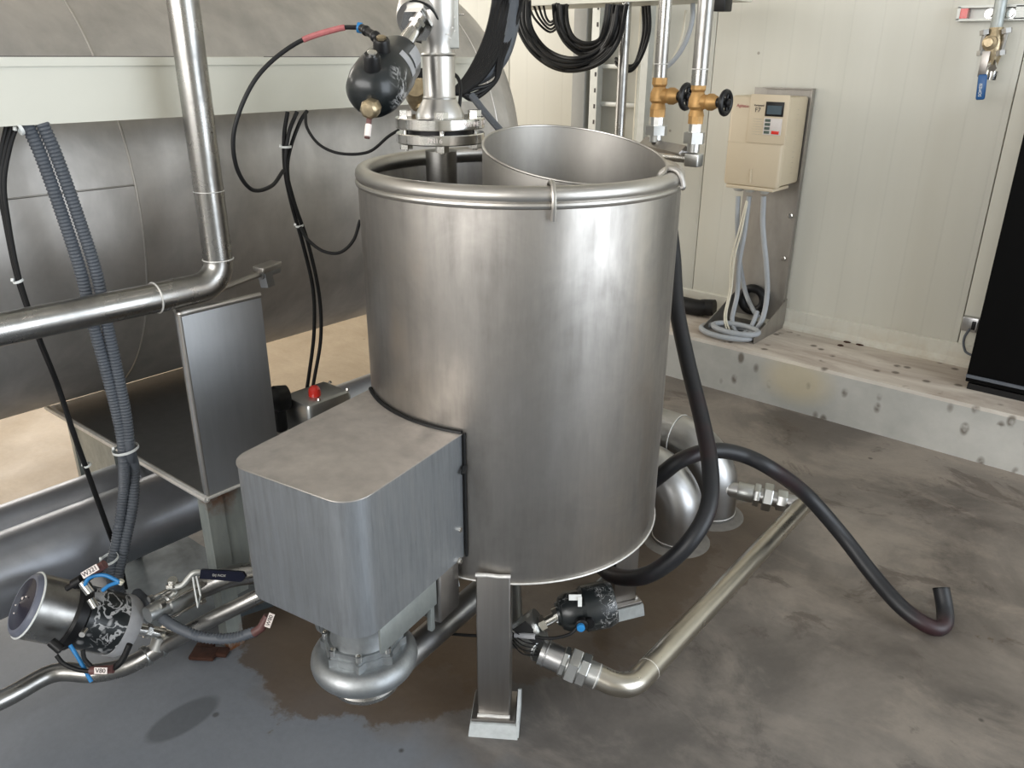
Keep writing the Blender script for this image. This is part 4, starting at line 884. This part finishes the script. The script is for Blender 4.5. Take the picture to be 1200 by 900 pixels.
# hanging loops: big loop, small loop, side loop
def bundle(label, pts, n, r, spread, Y, group, name='looped_cable'):
    for i in range(n):
        f = (i/(n-1)-.5) if n > 1 else 0; p = []; 
        for j, (x, y, s) in enumerate(pts):
            q_ = on('y', Y+random.uniform(-.02, .02), x+f*spread*s[0]+random.uniform(-.6, .6), y+f*spread*s[1]+random.uniform(-.6, .6)); p.append(q_)
        cable(name, label, 'cable', p, r, group=group, n=6, seg=8)
bundle('one of the black cables in the widest loop hanging from the tray', [(612, 0, (1.2, 0)), (614, 30, (1, -.2)), (628, 56, (.8, -.6)), (650, 72, (.3, -1)), (675, 76, (0, -1)), (702, 66, (-.5, -.8)), (720, 42, (-.8, -.5)), (727, 5, (-1, 0))], 8, .009, 14, 2.85, 'cables of the widest loop')
bundle('one of the black cables in the smaller inner loop hanging from the tray', [(656, 5, (1, 0)), (658, 28, (1, 0)), (668, 48, (.6, -.6)), (686, 58, (0, -1)), (706, 50, (-.6, -.6)), (716, 28, (-1, -.2)), (719, 5, (-1, 0))], 6, .0085, 14, 2.92, 'cables of the inner loop')
bundle('one of the black cables in the narrow loop right of the shiny pipe', [(757, 3, (1, 0)), (758, 35, (1, 0)), (752, 60, (.5, 1)), (743, 78, (0, 1)), (733, 80, (0, 1)), (722, 72, (0, 1))], 3, .008, 6, 3.25, 'cables of the narrow right loop')
bundle('one of the thin reddish-brown cables hanging at the left under the tray', [(628, 5, (1.5, 0)), (634, 22, (1, -.3)), (645, 32, (0, -1)), (655, 22, (-.6, -.3)), (660, 5, (-1, 0))], 4, .005, 12, 2.98, 'reddish cables under the tray', 'thin_cable')
# heavy bundle behind the trunk
n_ = 13
for i in range(n_):
    f = i/(n_-1)
    pts = [at(x, y, d) for x, y, d in ((586+f*26, -640, 2.15), (583+f*30, -300, 2.15), (581+f*32, -40, 2.15+random.uniform(-.06, .06)), (579+f*33, 0, 2.15), (572+f*30, 35, 2.15), (560+f*30, 66, 2.14), (545+f*26, 92, 2.12), (528+f*18, 110, 2.1))]
    if i > 9: pts = pts[:6]+[at(575+f*6, 95, 2.14), at(556, 104+(i-10)*6, 2.12), at(540, 110, 2.1)]
    cable('bundled_cable', 'one of the thick bundled black cables curving down behind the trunk end' if i <= 9 else 'one of the looser black cables sagging below the thick bundle', 'cable', pts, .0068 if i < 10 else .0055, group='thick cable bundle behind the trunk' if i < 10 else 'loose cables under the bundle', n=6, seg=8)
cable('armoured_cable', 'broad dull grey cable on the right of the black bundle', 'cable', [at(x, y, 2.16) for x, y in ((608, -640), (607, -300), (606, -40), (602, 0), (598, 35), (588, 66), (572, 84), (556, 92))], .021, 'conduit', n=6)
cable('sloping_grey_pipe', 'slim grey pipe sloping down behind the flange to the tank', 'pipe', [at(553, 112, 2.0), at(570, 134, 1.98), at(590, 157, 1.96)], .009, 'conduit', n=4)
# ------------------------------------------------------------------ frequency drive on its stand
Yb = 3.56
XRt = on('y', Yb, 948, 110).x; XLt = XRt-.335
Yfr = on('x', XRt, 925, 113).y
zt = on('y', Yfr, 925, 114).z; zb = on('y', Yfr, 906, 222).z
XLf = on('y', Yfr, 852, 160).x
st = thing('drive_stand', 'stainless back plate with an open foot tray standing on the concrete plinth', 'stand', ((XLf+XRt)/2, Yb-.1, ZL))
mb = MB(); zt2 = on('y', 3.59, 950, 104).z; mb.box(((XLf+XRt)/2+.005, 3.585, (ZL+zt2)/2), (XRt-XLf+.01, .006, zt2-ZL)); mb.box((XRt+.012, 3.575, (ZL+zt2)/2), (.004, .03, zt2-ZL)); mb.box(((XLf+XRt)/2+.03, 3.575, zt2), (XRt-XLf-.03, .03, .004)); obj('back_plate', mb, M['basket'], st)
xr2, xl2 = on('z', ZL, 915, 383).x+.01, on('z', ZL, 819, 391).x
for X in (xr2, xl2):
    mb = MB(); mb.prism([(3.58, 0), (3.26, 0), (3.26, .03), (3.40, .075), (3.58, .14)], (X, 0, ZL+.001), (0, 1, 0), (0, 0, 1), .004, (1, 0, 0)); obj('foot_cheek', mb, M['basket'], st)
mb = MB(); mb.box(((xr2+xl2)/2, 3.42, ZL+.003), (xr2-xl2, .32, .004)); obj('foot_base', mb, M['basket'], st)
for x, y in ((926, 253), (918, 303)): mb = MB(); hexbolt(mb, on('y', 3.58, x, y), (0, -1, 0), .010, .008); obj('plate_bolt', mb, M['chrome'], st)
vf = thing('frequency_drive', 'beige wall-mounted frequency drive with display and red stop key', 'drive', ((XLf+XRt)/2, Yb, zb))
W_ = XRt-XLf; Hh = zt-zb; D_ = 3.57-Yfr
mb = MB(); mb.box(((XLf+XRt)/2, (Yfr+.02+3.57)/2, (zt+zb)/2+.003), (W_, D_-.02, Hh-.01), None, .012); obj('housing', mb, M['beige'], vf)
mb = MB(); mb.box(((XLf+XRt)/2, Yfr+.02, (zt+zb)/2), (W_-.004, .04, Hh), None, .014); fc = obj('front_cover', mb, M['beige2'], vf)
fw = on('y', Yfr, 0, 0)
def fpt(x, y, o=.001): return on('y', Yfr-o, x, y)
mb = MB(); zc = fpt(880, 168).z; mb.box(((XLf+XRt)/2, Yfr-.0003, zc), (W_-.01, .001, .003)); mb.tube([fpt(880, 198), fpt(879, 214)], .004, 8); obj('cover_seam', mb, M['beige'], fc)
mb = MB(); a_, b_ = fpt(881, 110), fpt(919, 170); mb.box(((a_.x+b_.x)/2, Yfr-.002, (a_.z+b_.z)/2), (b_.x-a_.x, .005, a_.z-b_.z), None, .002); pn = obj('operator_panel', mb, M['beige2'], fc)
a_, b_ = fpt(899, 119), fpt(918, 137); mb = MB(); mb.box(((a_.x+b_.x)/2, Yfr-.006, (a_.z+b_.z)/2), (b_.x-a_.x, .006, a_.z-b_.z), None, .001); dp = obj('display_bezel', mb, M['black'], fc)
mb = MB(); mb.box(((a_.x+b_.x)/2, Yfr-.0095, (a_.z+b_.z)/2-.003), ((b_.x-a_.x)*.8, .002, (a_.z-b_.z)*.6)); obj('display', mb, M['screen'], fc)
a_, b_ = fpt(896.5, 138), fpt(915, 159); kw, kh = b_.x-a_.x, a_.z-b_.z; kc = V(((a_.x+b_.x)/2, Yfr-.006, (a_.z+b_.z)/2)); mb = MB(); mb.box(kc, (kw, .005, kh), None, .001); kp = obj('keypad', mb, M['pale'], fc)
for i in range(4):
    mb = MB(); mb.box(kc+V((-kw*.28, -.003, kh*(.36-.235*i))), (kw*.3, .003, kh*.17), None, .0008); obj('key', mb, M['key'], kp)
mb = MB(); mb.box(kc+V((kw*.2, -.003, kh*-.34)), (kw*.42, .003, kh*.2), None, .0008); obj('stop_key', mb, M['red'], kp, label='red stop key')
ux_ = V((1, 0, 0))
text('Varispeed', .011, fpt(889.5, 123.5, .006), ux_, up, M['ink'], fc); text('F7', .026, fpt(888, 129, .006), ux_, up, M['ink'], fc)
for i in range(7): text('- - --- -- -', .011, fpt(888-.3*i, 139+i*3.0, .006), ux_, up, M['duct'], fc)
text('Agitatie', .018, fpt(870.5, 124, .0015), V((1, 0, -.03)), up, M['redtape'], fc, 'handwriting')
for i in range(14): text('- -- -' if i % 4 else '--', .008, on('x', XRt+.0012, 936.5-.75*i, 122+i*6.2), (0, 1, 0), up, M['duct'], vf, 'side_print')
mb = MB(); mb.box(((XLf+XRt)/2, (Yfr+3.52)/2, zb-.006), (W_*.86, 3.52-Yfr, .014), None, .003); obj('gland_plate', mb, M['beige2'], vf)
gy = Yfr+.07
for x in (865, 878, 895):
    g = on('y', gy, x, 228); mb = MB(); mb.lathe([(.026, .012), (.026, -.006), (.020, -.014), (.014, -.018)], (g.x, gy, zb-.016), seg=24); obj('cable_gland', mb, M['gland'], vf)
def cw(label, pts, r, mat): cable('drive_cable', label, 'cable', [on('y', Y_, x, y) for x, y, Y_ in pts], r, mat, 'cables hanging from the drive')
cw('grey cable from the right gland of the beige drive', ((895, 230, gy), (894, 265, gy), (898, 310, gy), (899, 345, gy+.01), (893, 375, 3.4), (880, 392, 3.36)), .0115, 'greycable')
cw('pale grey cable from the middle gland of the beige drive', ((878, 230, gy), (873, 270, gy), (866, 310, gy), (864, 345, gy+.01), (858, 375, 3.36), (865, 391, 3.34), (878, 386, 3.36), (888, 365, 3.42)), .0105, 'greycable')
cw('dark grey cable from the left gland of the beige drive', ((865, 230, gy), (864, 262, gy), (866, 300, gy+.05), (873, 340, gy+.08), (882, 362, 3.44), (889, 372, 3.44)), .0105, 'greycable')
cw('left of the two thin cream wires of the drive', ((875, 235, gy-.01), (866, 270, gy-.02), (857, 305, gy-.02), (855, 340, gy-.02), (849, 370, 3.34), (852, 390, 3.31)), .0042, 'whitecable')
cw('right of the two thin cream wires of the drive', ((876, 236, gy-.01), (869, 270, gy-.02), (860, 306, gy-.02), (857, 340, gy-.02), (851, 372, 3.34), (858, 394, 3.31)), .0042, 'whitecable')
co = thing('cable_coil', 'coil of thick grey cable lying in the foot tray under the drive', 'cable', (on('z', ZL, 852, 392).x, 3.4, ZL))
for k, (cx, cyy, rx, ry, zz) in enumerate(((852, 389, .125, .085, .02), (857, 388, .105, .065, .042))):
    c = on('z', ZL+zz, cx, cyy); mb = MB(); mb.tube([V((c.x+rx*math.cos(2*PI*j/40), max(3.29, c.y)+ry*math.sin(2*PI*j/40), ZL+zz)) for j in range(40)], .0125, 12, closed=True); obj('coil_turn', mb, M['greycable'], co)
hb_ = on('y', 3.58, 884, 350); tag(obj('black_hose_end', MB().torus(hb_-V((0, .02, 0)), (0, -1, 0), .055, .02, 28, 12), M['rubber'], None, loc=hb_), 'black hose loop in front of the drive stand plate', 'hose')
# ------------------------------------------------------------------ wall cock upper right
wc = on('y', 3.5, 1163, 30)
wr = thing('wall_rail', 'galvanised slotted rail on the wall at upper right with a red end', 'rail', tuple(on('y', 3.58, 1130, 16)))
ra_ = on('y', 3.56, 1122, 16); mb = MB(); zr = ra_.z; X0 = ra_.x
for dz in (-.022, .022): mb.box((X0+.35, 3.575, zr+dz), (.70, .045, .008))
mb.box((X0+.40, 3.575, zr), (.42, .045, .044)); mb.box((X0+.005, 3.575, zr), (.01, .045, .044)); mb.box((X0+.35, 3.595, zr), (.70, .006, .05)); obj('rail', mb, M['strut'], wr)
mb = MB(); mb.box((X0+.02, 3.57, zr), (.03, .03, .034)); obj('red_end', mb, M['red'], wr)
mb = MB(); 
for x in (1160, 1172, 1184):
    hexbolt(mb, on('y', 3.55, x, 16), (0, -1, 0), .014, .012)
obj('rail_bolt', mb, M['chrome'], wr)
k = 3.2
wv = thing('wall_ball_valve', 'small steel ball valve with blue handle hanging from the rail at upper right', 'valve', tuple(on('y', 3.5, 1163, 85)))
def Wp(x, y, o=0): return on('y', 3.5-o, x, y)
mb = MB(); mb.cyl(Wp(1167, 36), on('y', 3.5, 1175, -30)+V((0, 0, .3)), .020, 20); obj('tail_pipe', mb, M['galv'], wv)
mb = MB(); mb.lathe([(.022, 0), (.027, .02), (.034, .05), (.034, .08), (.027, .11), (.022, .13)], Wp(1160, 78), Wp(1167, 38)-Wp(1160, 78), 28); mb.lathe([(.024, 0), (.024, .02), (.014, .024), (.014, .036)], Wp(1161, 50, .03), (0, -1, 0), 20); obj('valve_body', mb, M['palebrass'], wv)
mb = MB()
for x0_, y0_, x1_, y1_ in ((1154, 38, 1150, 62), (1180, 36, 1173, 62)): mb.cyl(Wp(x0_, y0_, .02), Wp(x1_, y1_, .02), .008, 10); mb.cyl(Wp(x0_, y0_-3, .02), Wp(x0_, y0_+3, .02), .017, 6); mb.cyl(Wp(x1_, y1_-3, .02), Wp(x1_, y1_+3, .02), .016, 6)
obj('body_bolt', mb, M['pipe'], wv)
mb = MB(); mb.lathe([(.022, 0), (.022, .03)], Wp(1163, 83), Wp(1160, 93)-Wp(1163, 83), 20); mb.cyl(Wp(1163, 74, .03), Wp(1163, 80, .06), .014, 6); obj('outlet_spout', mb, M['chrome'], wv)
mb = MB(); ha = Wp(1154, 60, .05); hb = Wp(1152, 90, .055); mb.box((ha+hb)/2, (.026, .004, (ha-hb).length), None, .001); obj('lever', mb, M['leg'], wv)
mb = MB(); ha, hb = Wp(1152, 87, .058), Wp(1148.5, 117, .058); hd = (ha-hb).normalized(); sx_ = V((0, 1, 0)).cross(hd).normalized(); mb.box((ha+hb)/2, (.030, .012, (ha-hb).length), (sx_, V((0, 1, 0)), hd), .006)
hs = obj('blue_handle', mb, M['deepblue'], wv, label='blue plastic handle sleeve'); text('SOMESI', .014, (ha+hb)/2-V((0, .0068, .01)), hd, V((-1, 0, 0)), M['tie'], hs)
# ------------------------------------------------------------------ black cabinet and socket
Yc = on('z', ZL, 1128, 456).y; Xc = on('z', ZL, 1128, 456).x
cbn = thing('black_cabinet', 'tall flat black cabinet standing on the plinth at the right edge', 'cabinet', (Xc+.4, Yc+.1, ZL))
mb = MB(); mb.box((Xc+.45, Yc+.145, ZL+.02+.55), (.9, .27, 1.10-.02), None, .004); obj('carcass', mb, M['blackcab'], cbn)
mb = MB(); mb.box((Xc+.45, Yc+.145, ZL+.0125), (.88, .26, .023)); obj('plinth_strip', mb, M['rubber'], cbn)
mb = MB(); mb.box((Xc+.45, Yc+.007, ZL+.055), (.9, .006, .012)); obj('lip', mb, M['conduit'], cbn)
ws = thing('wall_socket_bracket', 'small metal bracket on the wall beside the black cabinet with a drooping cable', 'bracket', tuple(on('y', 3.58, 1137, 380)))
c = on('y', 3.58, 1137, 380); mb = MB(); mb.box((c.x, 3.585, c.z), (.06, .03, .06), None, .004); obj('plate', mb, M['pipedull'], ws)
mb = MB(); mb.box((c.x+.015, 3.567, c.z), (.014, .01, .035), None, .002); obj('black_insert', mb, M['black'], ws)
mb = MB(); mb.tube(spline([on('y', 3.56, x, y) for x, y in ((1136, 386), (1130, 396), (1130, 408), (1138, 416))]+[V((Xc+.1, 3.56, on('y', 3.56, 1138, 416).z-.02))], 6), .005, 8); obj('cable', mb, M['conduit'], ws)
# debris on the plinth and floor
for i, (x, y, s_) in enumerate(((993, 401, .02), (1008, 404, .022), (985, 405, .016), (1080, 412, .012))):
    c = on('z', ZL, x, y); mb = MB(); mb.lathe([(.001, 0), (s_*.9, .001), (s_*.6, .004), (.001, .005)], c, up, 7, i); tag(obj('dirt_crumb', mb, M['rustblock'], None, loc=c), 'dark crumb of dirt on the plinth against the wall', 'dirt', 'dirt crumbs on the plinth')
# ------------------------------------------------------------------ lights
lt = None
for i, (x, y) in enumerate(((-3.2, -.8), (-3.2, 1.6), (.2, -.8), (.2, 1.6))):
    f = thing('ceiling_lamp', 'ceiling fluorescent lamp fixture over the hall', 'lamp', (x, y, ZC-.14), 'ceiling lamps')
    mb = MB(); mb.prism([(-.09, .1), (-.09, .06), (-.05, .0), (-.045, .0), (-.045, .05), (.045, .05), (.045, 0), (.05, 0), (.09, .06), (.09, .1)], (x, y-.7, ZC-.13), (1, 0, 0), (0, 0, 1), 1.4, (0, 1, 0)); obj('housing', mb, M['white'], f)
    mb = MB(); mb.tube([(x, y-.65, ZC-.10), (x, y+.65, ZC-.10)], .018, 12); obj('lamp_tube', mb, M['lamp'], f)
def area(name, loc, rot, sx, sy_, e, col):
    l = bpy.data.lights.new(name, 'AREA'); l.shape = 'RECTANGLE'; l.size = sx; l.size_y = sy_; l.energy = e; l.color = col
    o = bpy.data.objects.new(name, l); C.objects.link(o); o.location = loc; o.rotation_euler = rot
area('daylight_right_window', (XR+.05, 1.6, 1.71), (0, PI/2, 0), 3.1, 3.1, 130, (.86, .93, 1.0))
area('daylight_front_window', (-1.3, YF-.05, 2.3), (PI/2, 0, 0), 5.7, 2.1, 245, (1.0, .97, .93))
area('daylight_left_window', (XL-.05, .1, 2.1), (0, -PI/2, 0), 2.5, 4.7, 230, (1.0, .93, .82))
w = bpy.data.worlds.new('world'); bpy.context.scene.world = w; w.use_nodes = True
w.node_tree.nodes['Background'].inputs[0].default_value = (.8, .88, 1, 1); w.node_tree.nodes['Background'].inputs[1].default_value = 1.0
vs = bpy.context.scene.view_settings; vs.view_transform = 'Standard'; vs.look = 'None'; vs.exposure = 0.0; vs.gamma = 1; vs.use_curve_mapping = False
